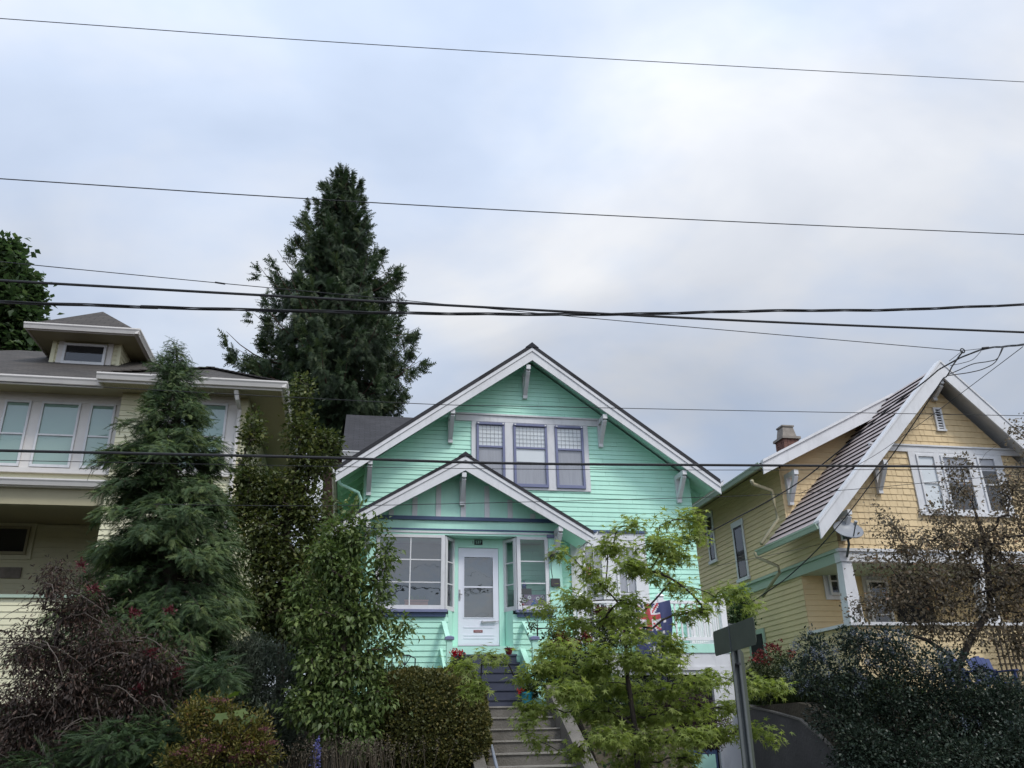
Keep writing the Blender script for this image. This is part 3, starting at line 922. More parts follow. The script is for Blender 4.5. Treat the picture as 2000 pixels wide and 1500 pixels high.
# things behind the porch glass
t = tag(empty('planter_box', (1.5, 17.75, 4.0)), 'terracotta window box with seedlings behind the large porch window', 'planter')
mb = MB(); mb.box(1.10, 1.58, 17.64, 17.8, 3.98, 4.17); mb.box(1.09, 1.59, 17.63, 17.81, 4.171, 4.2); mb.build('trough', M['terra'], t)
SEED = t
t = tag(empty('round_vase', (.9, 17.75, 4.0)), 'pale round vase beside small ornaments behind the large porch window', 'vase')
mb = MB(); mb.lathe((.88, 17.75, 3.98), [(.001, 0), (.08, 0), (.13, .1), (.12, .2), (.05, .27), (.06, .31)], 16); mb.build('vase_body', M['concrete_edge'], t, smooth=True)
t = tag(empty('game_box', (3.8, 17.66, 4.0)), 'mauve printed box with ringed circles and a blue triangle in the right porch window', 'box')
mb = MB(); mb.box(3.52, 4.06, 17.62, 17.8, 4.05, 4.32); mb.build('carton', M['box_mauve'], t)
mb = MB(); mb.extrude_y([(3.72, 4.06), (3.92, 4.06), (3.82, 4.23)], 17.612, 17.619); mb.build('printed_triangle', M['box_blue'], t)
mb = MB()
for x, z in ((3.56, 4.28), (3.60, 4.2), (3.72, 4.26), (3.9, 4.24), (4.0, 4.27)):
    n = 14
    for k in range(n):
        a, b_ = 2 * math.pi * k / n, 2 * math.pi * (k + 1) / n
        mb.poly([(x + .022 * math.cos(a), 17.615, z + .022 * math.sin(a)), (x + .022 * math.cos(b_), 17.615, z + .022 * math.sin(b_)), (x + .038 * math.cos(b_), 17.615, z + .038 * math.sin(b_)), (x + .038 * math.cos(a), 17.615, z + .038 * math.sin(a))])
mb.build('printed_rings', M['flag_white'], t)
mb = MB(); mb.box(3.52, 3.6, 17.608, 17.616, 4.06, 4.13); mb.build('printed_patch', M['flag_red'], t)
t = tag(empty('toaster_oven', (3.7, 17.85, 4.0)), 'black countertop oven behind the printed box on the porch', 'oven')
mb = MB(); mb.box(3.46, 3.82, 17.84, 18.1, 3.7, 4.48); mb.build('oven_body', M['black'], t)
mb = MB(); mb.box(3.5, 3.78, 17.832, 17.839, 4.36, 4.44); mb.build('oven_window', M['panel_pv'], t)
t = tag(empty('glass_bottle', (3.68, 17.95, 4.48)), 'small blue glass bottle standing on the black oven', 'bottle')
MB().lathe((3.68, 17.95, 4.481), [(.001, 0), (.045, 0), (.045, .1), (.02, .14), (.02, .17)], 12).build('bottle_body', M['box_blue'], t, smooth=True)

# ------------------------------------------------------------------ painted wooden porch steps
sp = tag(empty('porch_steps', (2.7, 16.4, 2.0)), 'slate grey wooden porch steps between mint cheek boards below the door', 'steps')
mb = MB()
n = 6
for k in range(n):
    zt = 3.08 - k * (3.08 - 2.03) / n
    yf = 17.48 - (k + 1) * .26
    mb.box(2.1, 3.34, yf, 17.5, zt - .172, zt - .034)
    mb.box(2.09, 3.35, yf - .02, yf + .262 if k else 17.5, zt - .034, zt)
mb.build('treads', M['stair_grey'], sp, bevel=.004)
mb = MB(); mb.box(2.0, 3.34, 17.486, 17.5, 3.083, 3.26); mb.build('apron_board', M['mint_flat'], sp)
for sx, px in ((-1, 877.5), (1, 1044)):
    yN = 16.45
    top = at(px, 1250, yN)
    x = top[0]
    mb = MB(); mb.box(x - .055, x + .055, yN - .055, yN + .055, 2.0, top[2] - .0); npst = mb.build('newel_post', M['mint_flat'], sp, bevel=.005)
    mb = MB(); mb.box(x - .085, x + .085, yN - .085, yN + .085, top[2] + .001, top[2] + .05); mb.hexa([(x - .085, yN - .085, top[2] + .05), (x + .085, yN - .085, top[2] + .05), (x + .085, yN + .085, top[2] + .05), (x - .085, yN + .085, top[2] + .05), (x - .03, yN - .03, top[2] + .075), (x + .03, yN - .03, top[2] + .075), (x + .03, yN + .03, top[2] + .075), (x - .03, yN + .03, top[2] + .075)])
    mb.build('post_cap', M['purple'], npst, bevel=.005)
    mb = MB(); a = at(862 if sx < 0 else 1020, 1216, 17.46)
    mb.bar((x, yN + .05, top[2] - .06), (x, 17.47, float(a[2])), .09, .07); mb.build('hand_rail', M['mint_flat'], sp, bevel=.005)
    mb = MB()
    xs_ = x - .02 if sx < 0 else x - .09
    o = [(17.48, 3.22), (17.48, 2.75), (15.95, 1.98), (15.75, 1.98), (15.75, 2.16)]
    pa = [(xs_, y, z) for y, z in o]; pb = [(xs_ + .11 - .16 * (sx < 0), y, z) for y, z in o]
    mb.poly(pa); mb.poly(pb[::-1])
    for i in range(5): mb.poly([pa[(i + 1) % 5], pa[i], pb[i], pb[(i + 1) % 5]])
    mb.build('cheek_board', M['mint_flat'], sp)
hr = tag(empty('handrail', (2.2, 16.4, 2.0)), 'slim dark iron handrail on the left of the slate grey porch steps', 'handrail')
a, b_ = Vector(at(907, 1275, 16.9)), Vector(at(928, 1350, 15.9))
MB().tube([a + Vector((0, .3, .02)), a, b_, b_ + Vector((0, -.2, -.05))], .02, 8).build('rail', M['iron'], hr, smooth=True)
MB().tube([a, (a.x, a.y, 2.3)], .018, 8).build('post', M['iron'], hr)
MB().tube([b_, (b_.x, b_.y, 2.0)], .018, 8).build('post', M['iron'], hr)

# ------------------------------------------------------------------ deck over the garage
YK = 16.5
mb = MB(); mb.box(4.45, 7.62, YK + .02, YM - .02, 3.12, 3.22); dk = mb.build('deck', M['white_vinyl'], GH)
mb = MB(); mb.box(4.45, 7.6, YK - .02, YK + .015, 3.03, 3.2); mb.build('rim_board', M['mint_flat'], dk)
for x in (4.5, 6.2, 7.53):
    mb = MB(); mb.box(x - .06, x + .06, YK - .05, YK + .07, 3.2, 4.13); mb.hexa([(x - .08, YK - .07, 4.131), (x + .08, YK - .07, 4.131), (x + .08, YK + .09, 4.131), (x - .08, YK + .09, 4.131), (x - .03, YK - .02, 4.19), (x + .03, YK - .02, 4.19), (x + .03, YK + .04, 4.19), (x - .03, YK + .04, 4.19)])
    mb.build('railing_post', M['white_vinyl'], dk, bevel=.005)
mb = MB(); mb.box(7.47, 7.59, YM - .16, YM - .04, 3.2, 4.13); mb.build('railing_post', M['white_vinyl'], dk, bevel=.005)
for a, b_ in ((4.561, 6.139), (6.261, 7.469)):
    mb = MB(); mb.box(a, b_, YK - .03, YK + .05, 3.99, 4.05); mb.box(a, b_, YK - .02, YK + .04, 3.27, 3.33); mb.build('rail', M['white_vinyl'], dk, bevel=.004)
    nb = int((b_ - a) / .115)
    for i in range(1, nb):
        x = a + (b_ - a) * i / nb
        MB().box(x - .016, x + .016, YK - .006, YK + .026, 3.331, 3.989).build('baluster', M['white_vinyl'], dk)
mb = MB(); mb.box(7.49, 7.57, YK + .071, YM - .161, 3.99, 4.05); mb.box(7.5, 7.56, YK + .071, YM - .161, 3.27, 3.33); mb.build('rail', M['white_vinyl'], dk)
for i in range(1, 14):
    y = YK + .071 + i * .112
    if y < YM - .2: MB().box(7.514, 7.546, y - .016, y + .016, 3.331, 3.989).build('baluster', M['white_vinyl'], dk)
# garage
mb = MB()
mb.box(4.5, 7.58, YK, YK + .12, 2.77, 3.028)
mb.box(7.22, 7.581, YK - .012, YK + .12, .18, 2.768)
mb.box(4.5, 5.2, YK, YK + .12, .18, 2.768)
mb.box(5.21, 7.21, YK - .03, YK + .03, 2.70, 2.768)
gf = mb.build('garage_front', M['white'], GH, bevel=.006)
mb = MB(); mb.box(5.205, 5.27, YK - .02, YK + .08, .18, 2.69); mb.box(7.15, 7.215, YK - .02, YK + .08, .18, 2.69); mb.box(5.28, 7.14, YK + .0, YK + .05, 2.62, 2.69)
mb.build('door_jamb', M['white'], gf)
mb = MB(); mb.box(5.272, 7.148, YK + .10, YK + .13, .19, 2.62)
gd = mb.build('garage_door', M['dark_room'], GH)
mb = MB()
for i in range(3):
    x = 5.3 + i * .62
    mb.box(x, x + .58, YK + .07, YK + .098, .22, 1.25, 0)
    mb.box(x + .05, x + .53, YK + .058, YK + .069, .3, 1.17, 1)
mb.build('door_panel', [M['navy_trim'], M['mint_flat']], gd)
mb = MB()
for i in range(3):
    x = 5.3 + i * .62
    mb.poly([(x + .03, YK + .09, 1.3), (x + .55, YK + .09, 1.3), (x + .55, YK + .09, 2.55), (x + .03, YK + .09, 2.55)])
mb.build('pane', M['glass'], gd)
mb = MB(); mb.poly([(4.5, YK + .12, .1), (4.5, YM, .1), (4.5, YM, 3.1), (4.5, YK + .12, 3.1)]); mb.poly([(7.58, YM, .1), (7.58, YK + .12, .1), (7.58, YK + .12, 3.1), (7.58, YM, 3.1)])
mb.build('garage_wall', M['mint_flat'], GH)

# flag draped over the railing (blue ensign pattern: union canton, white stars)
fl = tag(empty('flag', (6.2, YK - .08, 4.05)), 'blue ensign flag with a red and white cross draped over the deck railing', 'flag')
mb = MB()
P0 = Vector(at(1238, 1180, YK - .09)); W, H = .76, 2.0
nu, nv = 48, 40


def flag_col(u, v):
    # canton occupies upper-left; turned so that it hangs by one long edge
    cu, cv = u / .66, v / .43
    if cu < 1 and cv < 1:
        du, dv = abs(cu - .5), abs(cv - .5)
        if du < .085 or dv < .10: return 1
        if du < .15 or dv < .17: return 2
        dd = min(abs((cu - .5) - (cv - .5)), abs((cu - .5) + (cv - .5)))
        if dd < .05: return 1
        if dd < .13: return 2
        return 0
    for sx, sy in ((.78, .3), (.8, .62), (.3, .6), (.6, .78), (.75, .48)):
        if math.hypot((u - sx) * W, (v - sy) * H) < .045: return 2
    return 0


def flag_pt(u, v):
    sag = .05 * math.sin(u * math.pi)
    x = P0.x + u * W * (1 - .12 * v) + .04 * math.sin(v * 5)
    y = P0.y - .02 - .035 * math.sin(u * 19 + v * 2) * min(1, v * 3 + .2) - .02 * v
    z = P0.z + .03 - sag + .06 * u - v * H * .62
    return (x, y, z)


for i in range(nu):
    for j in range(nv):
        u0, u1, v0, v1 = i / nu, (i + 1) / nu, j / nv, (j + 1) / nv
        mb.poly([flag_pt(u0, v1), flag_pt(u1, v1), flag_pt(u1, v0), flag_pt(u0, v0)], flag_col((u0 + u1) / 2, (v0 + v1) / 2))
o = mb.build('cloth', [M['flag_blue'], M['flag_red'], M['flag_white']], fl)

# navy bowl planter on a post
pb = tag(empty('bowl_planter', (6.0, 15.4, .2)), 'navy bowl planter with white flowers on a post in front of the garage', 'planter')
c = Vector(at(1295, 1300, 15.4))
PB = c
mb = MB(); mb.lathe(c, [(.001, -.1), (.1, -.1), (.24, -.05), (.31, .05), (.32, .15), (.30, .15), (.29, .08), (.001, .06)], 24); mb.build('bowl', M['navy'], pb, smooth=True)
MB().tube([(c.x, c.y, c.z - .1), (c.x, c.y, .19)], .05, 10).build('post', M['navy'], pb)

# shepherd hook with wind chime
wc = tag(empty('wind_chime', (4.5, 16.6, 3.2)), 'copper tube wind chime hanging from a thin hooked pole by the deck window', 'wind chime')
c = Vector(at(1148, 1072, 16.7))
pts = [(c.x + .10, c.y, 3.2), (c.x + .10, c.y, c.z)] + [(c.x + .1 * math.cos(a), c.y, c.z + .13 * math.sin(a)) for a in [i * math.pi / 8 for i in range(1, 9)]] + [(c.x - .09, c.y, c.z - .06), (c.x - .05, c.y, c.z - .1)]
MB().tube(pts, .007, 6).build('hook', M['iron'], wc)
mb = MB()
for k in range(5):
    a = 2 * math.pi * k / 5
    x, y = c.x - .01 + .045 * math.cos(a), c.y + .045 * math.sin(a)
    mb.tube([(x, y, c.z - .34), (x, y, c.z - .34 - .2 - .03 * k)], .009, 6)
mb.build('chime_tube', M['copper'], wc)
mb = MB(); mb.lathe((c.x - .01, c.y, c.z - .33), [(.001, 0), (.06, 0), (.06, .02), (.001, .02)], 12); mb.tube([(c.x - .05, c.y, c.z - .1), (c.x - .01, c.y, c.z - .31)], .003, 4); mb.build('top_disc', M['iron'], wc)

# flower pots
tp = tag(empty('flower_pot', at(1030, 1378, 15.2)), 'teal glazed pot with a red flower beside the top concrete step', 'flower pot')
c = Vector(at(1030, 1377, 15.2)); TEAL = c
mb = MB(); mb.lathe(c, [(.001, 0), (.08, 0), (.115, .17), (.125, .17), (.125, .21), (.1, .21), (.09, .16), (.001, .15)], 20); mb.build('pot_body', M['teal'], tp, smooth=False)
TP = tp
rp = tag(empty('flower_pot', at(994, 1284, 17.2)), 'small maroon pot on the right end of the porch edge', 'flower pot')
c = Vector(at(994, 1280, 17.25)); RED = c
mb = MB(); mb.lathe(c, [(.001, 0), (.05, 0), (.08, .11), (.085, .11), (.085, .14), (.07, .14), (.001, .1)], 16); mb.build('pot_body', M['maroon'], rp)
RP = rp

# iron garden chair by the porch wall
ch = tag(empty('garden_chair', (1.2, 16.6, 2.05)), 'black wrought iron garden chair half hidden behind the hedge', 'chair')
c = Vector(at(789, 1296, 16.6)); cx_, cz_ = c.x, c.z
mb = MB()
mb.tube([(cx_ - .22, 16.7, 2.05), (cx_ - .22, 16.72, cz_ + .1), (cx_ - .1, 16.73, cz_ + .16), (cx_ + .1, 16.73, cz_ + .16), (cx_ + .22, 16.72, cz_ + .1), (cx_ + .19, 16.7, 2.05)], .014, 6)
for k in range(-2, 3): mb.tube([(cx_ + k * .07, 16.73, cz_ + .15), (cx_ - k * .07 + .05, 16.72, cz_ - .22)], .008, 5)
mb.tube([(cx_ - .21, 16.71, cz_ - .22), (cx_ + .21, 16.71, cz_ - .22)], .012, 6)
mb.build('chair_back', M['iron'], ch)
mb = MB(); mb.lathe((cx_, 16.45, cz_ - .27), [(.001, 0), (.23, 0), (.24, .015), (.23, .03), (.001, .03)], 18); mb.build('seat', M['iron'], ch)
for a in (-.18, .16):
    MB().tube([(cx_ + a, 16.27, cz_ - .27), (cx_ + a * 1.2, 16.22, 2.04)], .013, 6).build('leg', M['iron'], ch)

# ================================================================== LEFT CREAM HOUSE
LH = tag(empty('cream_house', (-7, 17.1, 2.0)), 'pale cream clapboard house with brown hip roof, dormer and wide eaves', 'house')
YL, YLB = 17.1, 16.8
XLL, XLM, XLR = -12.4, -4.75, -2.29
ZE = 8.24
mb = MB()
clap_front(mb, lambda z: (XLL, XLM), YL, 6.36, 8.138, e=.115)
clap_front(mb, lambda z: (XLM, XLR), YLB, 5.0, 8.138, e=.115)
clap_side(mb, lambda z: (YLB + .0, 25.2), XLR, 2.0, 8.138, e=.115, face=1)
mb.poly([(XLM, YLB, 5), (XLM, YL, 5), (XLM, YL, 8.1), (XLM, YLB, 8.1)])
mb.poly([(XLL, 25.2, 2), (XLR, 25.2, 2), (XLR, 25.2, 8.1), (XLL, 25.2, 8.1)])
mb.poly([(XLL, YL, 2), (XLL, 25.2, 2), (XLL, 25.2, 8.1), (XLL, YL, 8.1)])
# recessed porch: back wall, front parapet
clap_front(mb, lambda z: (XLL, XLR), 20.3, 2.0, 6.2, e=.115)
pz = float(at(10, 1168, YL)[2])
clap_front(mb, lambda z: (XLL, XLR), YL, 1.9, pz, e=.115)
mb.poly([(XLL, YL + .12, 1.9), (XLR, YL + .12, 1.9), (XLR, YL + .12, pz), (XLL, YL + .12, pz)])
mb.build('wall', M['cream'], LH)
mb = MB(); mb.box(XLL - .05, XLR + .03, YL - .06, YL + .16, pz + .002, pz + .06); mb.build('porch_cap', M['sage'], LH)
mb = MB(); mb.poly([(XLL, YL - .1, 6.21), (XLR, YL - .1, 6.21), (XLR, 20.3, 6.21), (XLL, 20.3, 6.21)]); mb.box(XLL, XLR + .03, YL - .02, YL + .2, 5.86, 6.2)
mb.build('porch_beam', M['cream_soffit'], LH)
for x in (-12.2, -8.6, -2.45):
    mb = MB(); mb.box(x - .14, x + .14, YL - .0, YL + .18, pz + .062, 5.858); mb.build('porch_column', M['cream_trim'], LH, bevel=.01)
gutter_front(LH, XLL - .1, XLM, YL - .12, 6.33, M['cream_trim'])
mb = MB(); mb.box(XLL - .1, XLM, YL - .12, YL - .0, 6.18, 6.34); mb.build('fascia_board', M['cream_trim'], LH)
# roof: main hip, right bay hip
SL = .56
E = .7
mb = MB()
ye, yr = 16.45, 21.0
hz = ZE + SL * (yr - ye)
xr_, xl_ = XLR + .72, XLL - .72
rx, lx = xr_ - (yr - ye) * 1.0, xl_ + (yr - ye)
yb = 2 * yr - ye


def roof_poly(mb, pts):
    P = [Vector(p) for p in pts]
    e = (P[1] - P[0]).normalized()
    uv = []
    for p in P:
        d = p - P[0]; u = d.dot(e)
        uv.append((u, (d - e * u).length))
    mb.poly(P, 0, uv)


roof_poly(mb, [(xl_, ye, ZE), (xr_, ye, ZE), (rx, yr, hz), (lx, yr, hz)])
roof_poly(mb, [(xr_, ye, ZE), (xr_, yb, ZE), (rx, yr, hz)])
roof_poly(mb, [(xl_, yb, ZE), (xl_, ye, ZE), (lx, yr, hz)])
roof_poly(mb, [(xr_, yb, ZE), (xl_, yb, ZE), (lx, yr, hz), (rx, yr, hz)])
bx0, bx1, bye = XLM - .3, xr_ - .005, 16.12
bm = (bx0 + bx1) / 2
bh = (bx1 - bx0) / 2
bz = ZE + .01 + SL * bh
roof_poly(mb, [(bx0, bye, ZE + .01), (bx1, bye, ZE + .01), (bm, bye + bh, bz)])
roof_poly(mb, [(bx1, bye, ZE + .01), (bx1, bye + 3.2, ZE + .01), (bm, bye + 3.2, bz), (bm, bye + bh, bz)])
roof_poly(mb, [(bx0, bye + 3.2, ZE + .01), (bx0, bye, ZE + .01), (bm, bye + bh, bz), (bm, bye + 3.2, bz)])
roof = mb.build('roof', M['roof_brown'], LH)
# hip caps as short overlapping shingles
for a, b_ in (((bx1, bye, ZE + .02), (bm, bye + bh, bz + .01)), ((bx0, bye, ZE + .02), (bm, bye + bh, bz + .01))):
    a, b_ = Vector(a), Vector(b_)
    mb = MB()
    k = max(1, int((b_ - a).length / .2))
    for i in range(k):
        p, q = a.lerp(b_, i / k), a.lerp(b_, (i + 1.1) / k)
        mb.bar(p + Vector((0, 0, .018)), q, .22, .02)
    mb.build('hip_cap', M['cap_brown'], roof)
mb = MB()
mb.poly([(xl_, ye, ZE - .10), (bx0, ye, ZE - .10), (bx0, YL, ZE - .1), (xl_, YL, ZE - .1)])
mb.poly([(bx0, bye, ZE - .103), (bx1, bye, ZE - .103), (bx1, YLB, ZE - .103), (bx0, YLB, ZE - .103)]); mb.poly([(bx0, YLB, ZE - .1), (XLM, YLB, ZE - .1), (XLM, YL, ZE - .1), (bx0, YL, ZE - .1)])
mb.poly([(XLR, YLB, ZE - .1), (bx1, YLB, ZE - .1), (bx1, 25.9, ZE - .1), (XLR, 25.9, ZE - .1)])
for x in np.arange(XLM - .1, xr_ - .1, .09): mb.box(x, x + .006, bye + .02, YLB, ZE - .109, ZE - .104)
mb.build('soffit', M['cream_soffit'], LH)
mb = MB()
mb.box(xl_, bx0, ye, ye + .03, ZE - .16, ZE); mb.box(bx0, bx1, bye, bye + .03, ZE - .16, ZE + .008); mb.box(bx1 - .03, bx1 - .001, bye + .03, yb, ZE - .16, ZE + .0); mb.box(bx0, bx0 + .03, bye + .03, ye, ZE - .16, ZE + .008)
mb.build('fascia_board', M['cream_trim'], LH)
gutter_front(LH, xl_, bx0 + .0, ye, ZE + .0, M['cream_trim'])
gutter_front(LH, bx0 - .02, bx1 + .09, bye, ZE + .012, M['cream_trim'])
gutter_side(LH, bye - .09, yb, bx1, ZE + .011, M['cream_trim'], face=1)
MB().tube([at(461, 762, 16.2), at(463, 778, 16.25), at(468, 800, 16.7), (float(at(468, 800, 16.7)[0]), 16.72, 5.2)], .045, 8).build('downpipe', M['cream_trim'], LH)
# window group, left part
wz1, wz0 = float(at(85, 786, YL)[2]), float(at(57, 913, YL)[2])
xs3 = [(float(at(13.5, 783, YL)[0]), float(at(66, 784, YL)[0])), (float(at(85, 787, YL)[0]), float(at(162, 788, YL)[0])), (float(at(180, 789, YL)[0]), float(at(230, 790, YL)[0]))]
ct = M['cream_trim']
mb = MB()
edges = [xs3[0][0] - .16, xs3[0][0], xs3[0][1], xs3[1][0], xs3[1][1], xs3[2][0], xs3[2][1], xs3[2][1] + .2]
for i in (0, 2, 4, 6): mb.box(edges[i], edges[i + 1], YL - .045, YL - .012, wz0 - .02, wz1)
mb.box(edges[0] - .02, edges[7] + .02, YL - .05, YL - .012, wz1 + .002, wz1 + .2); mb.box(edges[0] - .05, edges[7] + .05, YL - .09, YL - .012, wz0 - .12, wz0 - .022)
mb.build('window_casing', ct, LH)
for (a, b_), bl in zip(xs3, (.02, .02, .02)):
    window(LH, a + .003, b_ - .003, wz0, wz1 - .002, YL - .004, M['white'], rows=(.49,), blind=bl, blind_m=M['blind'], glass=M['glass_left'], sashw=.042, mw=.035)
xb1 = float(at(447, 791, YLB)[0]); xb0 = xb1 - 1.05
z1, z0 = float(at(447, 791, YLB)[2]), float(at(435, 886, YLB)[2]) - .4
mb = MB(); mb.box(xb0 - .18, xb0, YLB - .045, YLB - .012, z0, z1); mb.box(xb1, xb1 + .2, YLB - .045, YLB - .012, z0, z1); mb.box(xb0 - .2, xb1 + .22, YLB - .05, YLB - .012, z1 + .002, z1 + .18); mb.box(xb0 - .22, xb1 + .24, YLB - .09, YLB - .012, z0 - .1, z0 - .002)
mb.build('window_casing', ct, LH)
window(LH, xb0 + .003, xb1 - .003, z0, z1 - .002, YLB - .004, M['white'], rows=(.5,), blind=.05, blind_m=M['blind'], glass=M['glass_left'], sashw=.042)
# porch window (dark) and a mail slot panel below it
a, b_ = at(-60, 1028, 20.3), at(52, 1085, 20.3)
mb = MB(); mb.box(a[0] - .1, b_[0] + .1, 20.25, 20.285, b_[2] - .1, a[2] + .1); mb.build('window_casing', M['cream'], LH)
window(LH, a[0], b_[0], b_[2], a[2], 20.26, M['cream_soffit'], rows=(), sashw=.05)
a, b_ = at(-40, 1108, 20.3), at(40, 1130, 20.3)
mb = MB(); mb.box(a[0], b_[0], 20.24, 20.284, b_[2], a[2]); mb.build('letter_panel', M['chim_cap'], LH)
# dormer
DY = 19.0
dl, dr = -7.02, -5.58
dz = 10.22
dm = mb = MB()
clap_front(mb, lambda z: (dl, dr), DY, 9.45, 10.2, e=.115)
clap_side(mb, lambda z: (DY, DY + 2.2), dr, 9.45, 10.2, e=.115, face=1)
clap_side(mb, lambda z: (DY, DY + 2.2), dl, 9.45, 10.2, e=.115)
dorm = mb.build('dormer', M['cream'], LH)
mb = MB()
ex, ey = .44, .62
rx0, rx1, ry0 = dl - ex, dr + ex, DY - ey
rm = (rx0 + rx1) / 2
rh = (rx1 - rx0) / 2
rz = dz + .08 + .86 * rh
roof_poly(mb, [(rx0, ry0, dz + .08), (rx1, ry0, dz + .08), (rm, ry0 + rh, rz)])
roof_poly(mb, [(rx1, ry0, dz + .08), (rx1, ry0 + 3.2, dz + .08), (rm, ry0 + 3.2, rz), (rm, ry0 + rh, rz)])
roof_poly(mb, [(rx0, ry0 + 3.2, dz + .08), (rx0, ry0, dz + .08), (rm, ry0 + rh, rz), (rm, ry0 + 3.2, rz)])
mb.build('dormer_roof', M['roof_brown'], dorm)
mb = MB(); mb.poly([(rx0, ry0, dz - .03), (rx1, ry0, dz - .03), (rx1, ry0 + 3, dz - .03), (rx0, ry0 + 3, dz - .03)]); mb.build('dormer_soffit', M['cream_soffit'], dorm)
mb = MB()
mb.box(rx0, rx1, ry0, ry0 + .03, dz - .06, dz + .075); mb.box(rx1 - .03, rx1, ry0 + .031, ry0 + 3, dz - .06, dz + .075); mb.box(rx0, rx0 + .03, ry0 + .031, ry0 + 3, dz - .06, dz + .075)
mb.build('dormer_fascia', ct, dorm)
gutter_front(dorm, rx0 - .02, rx1 + .09, ry0, dz + .085, ct); gutter_side(dorm, ry0 - .09, ry0 + 2.4, rx1, dz + .084, ct, face=1)
mb = MB(); mb.box(-6.92, -6.80, DY - .04, DY - .012, 9.60, 10.19); mb.box(-5.86, -5.74, DY - .04, DY - .012, 9.6, 10.19); mb.box(-6.92, -5.74, DY - .05, DY - .012, 9.5, 9.598); mb.box(-7.06, -5.54, DY - .06, DY - .0, 9.40, 9.46)
mb.build('dormer_casing', ct, dorm)
w = window(LH, -6.79, -5.87, 9.61, 10.13, DY - .02, M['white'], rows=(), sashw=.055, name='dormer_window')
for a, b_ in ((-7.06, -6.97), (-5.63, -5.56)): MB().box(a, b_, DY - .035, DY - .001, 9.46, 10.2).build('corner_board', M['cream'], dorm)

# ================================================================== RIGHT YELLOW HOUSE
YH = tag(empty('yellow_house', (14, 17.0, 2.0)), 'yellow shingled house with steep gable, red shake roof and white trim', 'house')
XY0, XY1, YW, YQ = 10.73, 17.27, 17.0, 19.1
YX, YZ = 14.0, 9.8
FS, BS = 1.02, .50
mb = MB()
gf_ = gable_xr(YX, YZ - .32, FS, XY0, XY1)
shingle_front(mb, gf_, YW, 5.25, YZ - .3, e=.15)
mb.poly([(XY0, YW + .004, 5.2), (XY1, YW + .004, 5.2), (XY1, YW + .004, 6.2), (YX, YW + .004, YZ - .33), (XY0, YW + .004, 6.2)])
gb = gable_xr(YX, YZ - .25, BS, XY0 + .05, XY1)
shingle_front(mb, gb, YQ, 6.2, YZ - .3, e=.15)
mb.poly([(XY0, YQ + .004, 5.2), (XY1, YQ + .004, 5.2), (XY1, YQ + .004, 7.8), (YX, YQ + .004, YZ - .26), (XY0, YQ + .004, 7.8)])
mb.build('shingle_wall', M['yellow'], YH)
mb = MB()
clap_side(mb, lambda z: (YW if (z > 5.2) else 18.8, 29.0) if z < 6.4 else (YQ, 29.0), XY0, 2.0, 8.03, e=.128, t=.02)
mb.poly([(XY1, YW, 2), (XY1, 29, 2), (XY1, 29, 7.8), (XY1, YW, 7.8)])
mb.poly([(XY0, 29, 2), (XY1, 29, 2), (XY1, 29, 7.8), (YX, 29, 9.7), (XY0, 29, 7.8)])
clap_front(mb, lambda z: (XY0, XY1), 18.8, 2.0, 5.1, e=.128)
pzz = float(at(1660, 1222, YW)[2])
clap_front(mb, lambda z: (XY0, XY1 + .6), YW, 1.9, pzz, e=.128)
clap_side(mb, lambda z: (YW, 18.8), XY0, 1.9, pzz, e=.128, t=.02)
mb.poly([(XY0, YW + .1, pzz - .02), (XY1, YW + .1, pzz - .02), (XY1, 18.8, pzz - .02), (XY0, 18.8, pzz - .02)])
mb.build('clapboard_wall', M['yellow_clap'], YH)
# porch cap, beam, ceiling, columns
mb = MB(); mb.box(XY0 - .08, XY1 + .68, YW - .08, YW + .2, pzz + .002, pzz + .07); mb.box(XY0 - .08, XY0 + .2, YW + .201, 18.79, pzz + .002, pzz + .07); mb.build('porch_cap', M['white'], YH)
mb = MB(); mb.box(XY0 - .06, XY1, YW - .06, YW + .16, 5.0, 5.22); mb.box(XY0 - .1, XY1, YW - .1, YW - .002, 5.222, 5.29); mb.build('porch_beam', M['white'], YH, bevel=.006)
mb = MB(); mb.box(XY0 - .06, XY0 + .12, YW + .161, 24.6, 5.0, 5.22); mb.box(XY0 - .11, XY0 - .0, YW + .0, 24.6, 5.222, 5.29); mb.build('belt_board', M['sage'], YH, bevel=.006)
mb = MB(); mb.poly([(XY0, YW, 5.01), (XY1, YW, 5.01), (XY1, 18.8, 5.01), (XY0, 18.8, 5.01)]); mb.build('porch_ceiling', M['sage'], YH)
for x in (XY0 + .1, 14.2, XY1 - .1):
    mb = MB(); w0, w1 = .17, .12
    mb.hexa([(x - w0, YW - .06, pzz + .072), (x + w0, YW - .06, pzz + .072), (x + w0, YW + .22, pzz + .072), (x - w0, YW + .22, pzz + .072), (x - w1, YW - .03, 4.998), (x + w1, YW - .03, 4.998), (x + w1, YW + .19, 4.998), (x - w1, YW + .19, 4.998)])
    mb.build('porch_column', M['white'], YH, bevel=.008)
# porch back wall openings
a, b_ = at(1612, 1108, 18.75), at(1637, 1163, 18.75)
mb = MB(); mb.box(a[0] - .1, b_[0] + .15, 18.74, 18.775, b_[2] - .1, a[2] + .1); mb.build('window_casing', M['white'], YH)
window(YH, a[0], b_[0] + .05, b_[2], a[2], 18.74, M['white'], rows=(.5,), sashw=.045, blind=None, back=M['dark_room'])
mb = MB(); mb.box(13.1, 14.1, 18.74, 18.775, 3.0, 5.0); pd = mb.build('door', M['dark_room'], YH)
mb = MB(); mb.box(12.3, 12.98, 18.735, 18.775, 3.2, 5.0); mb.build('window_casing', M['white'], YH)
window(YH, 12.36, 12.92, 3.26, 4.9, 18.735, M['white'], rows=(.5,), sashw=.05)
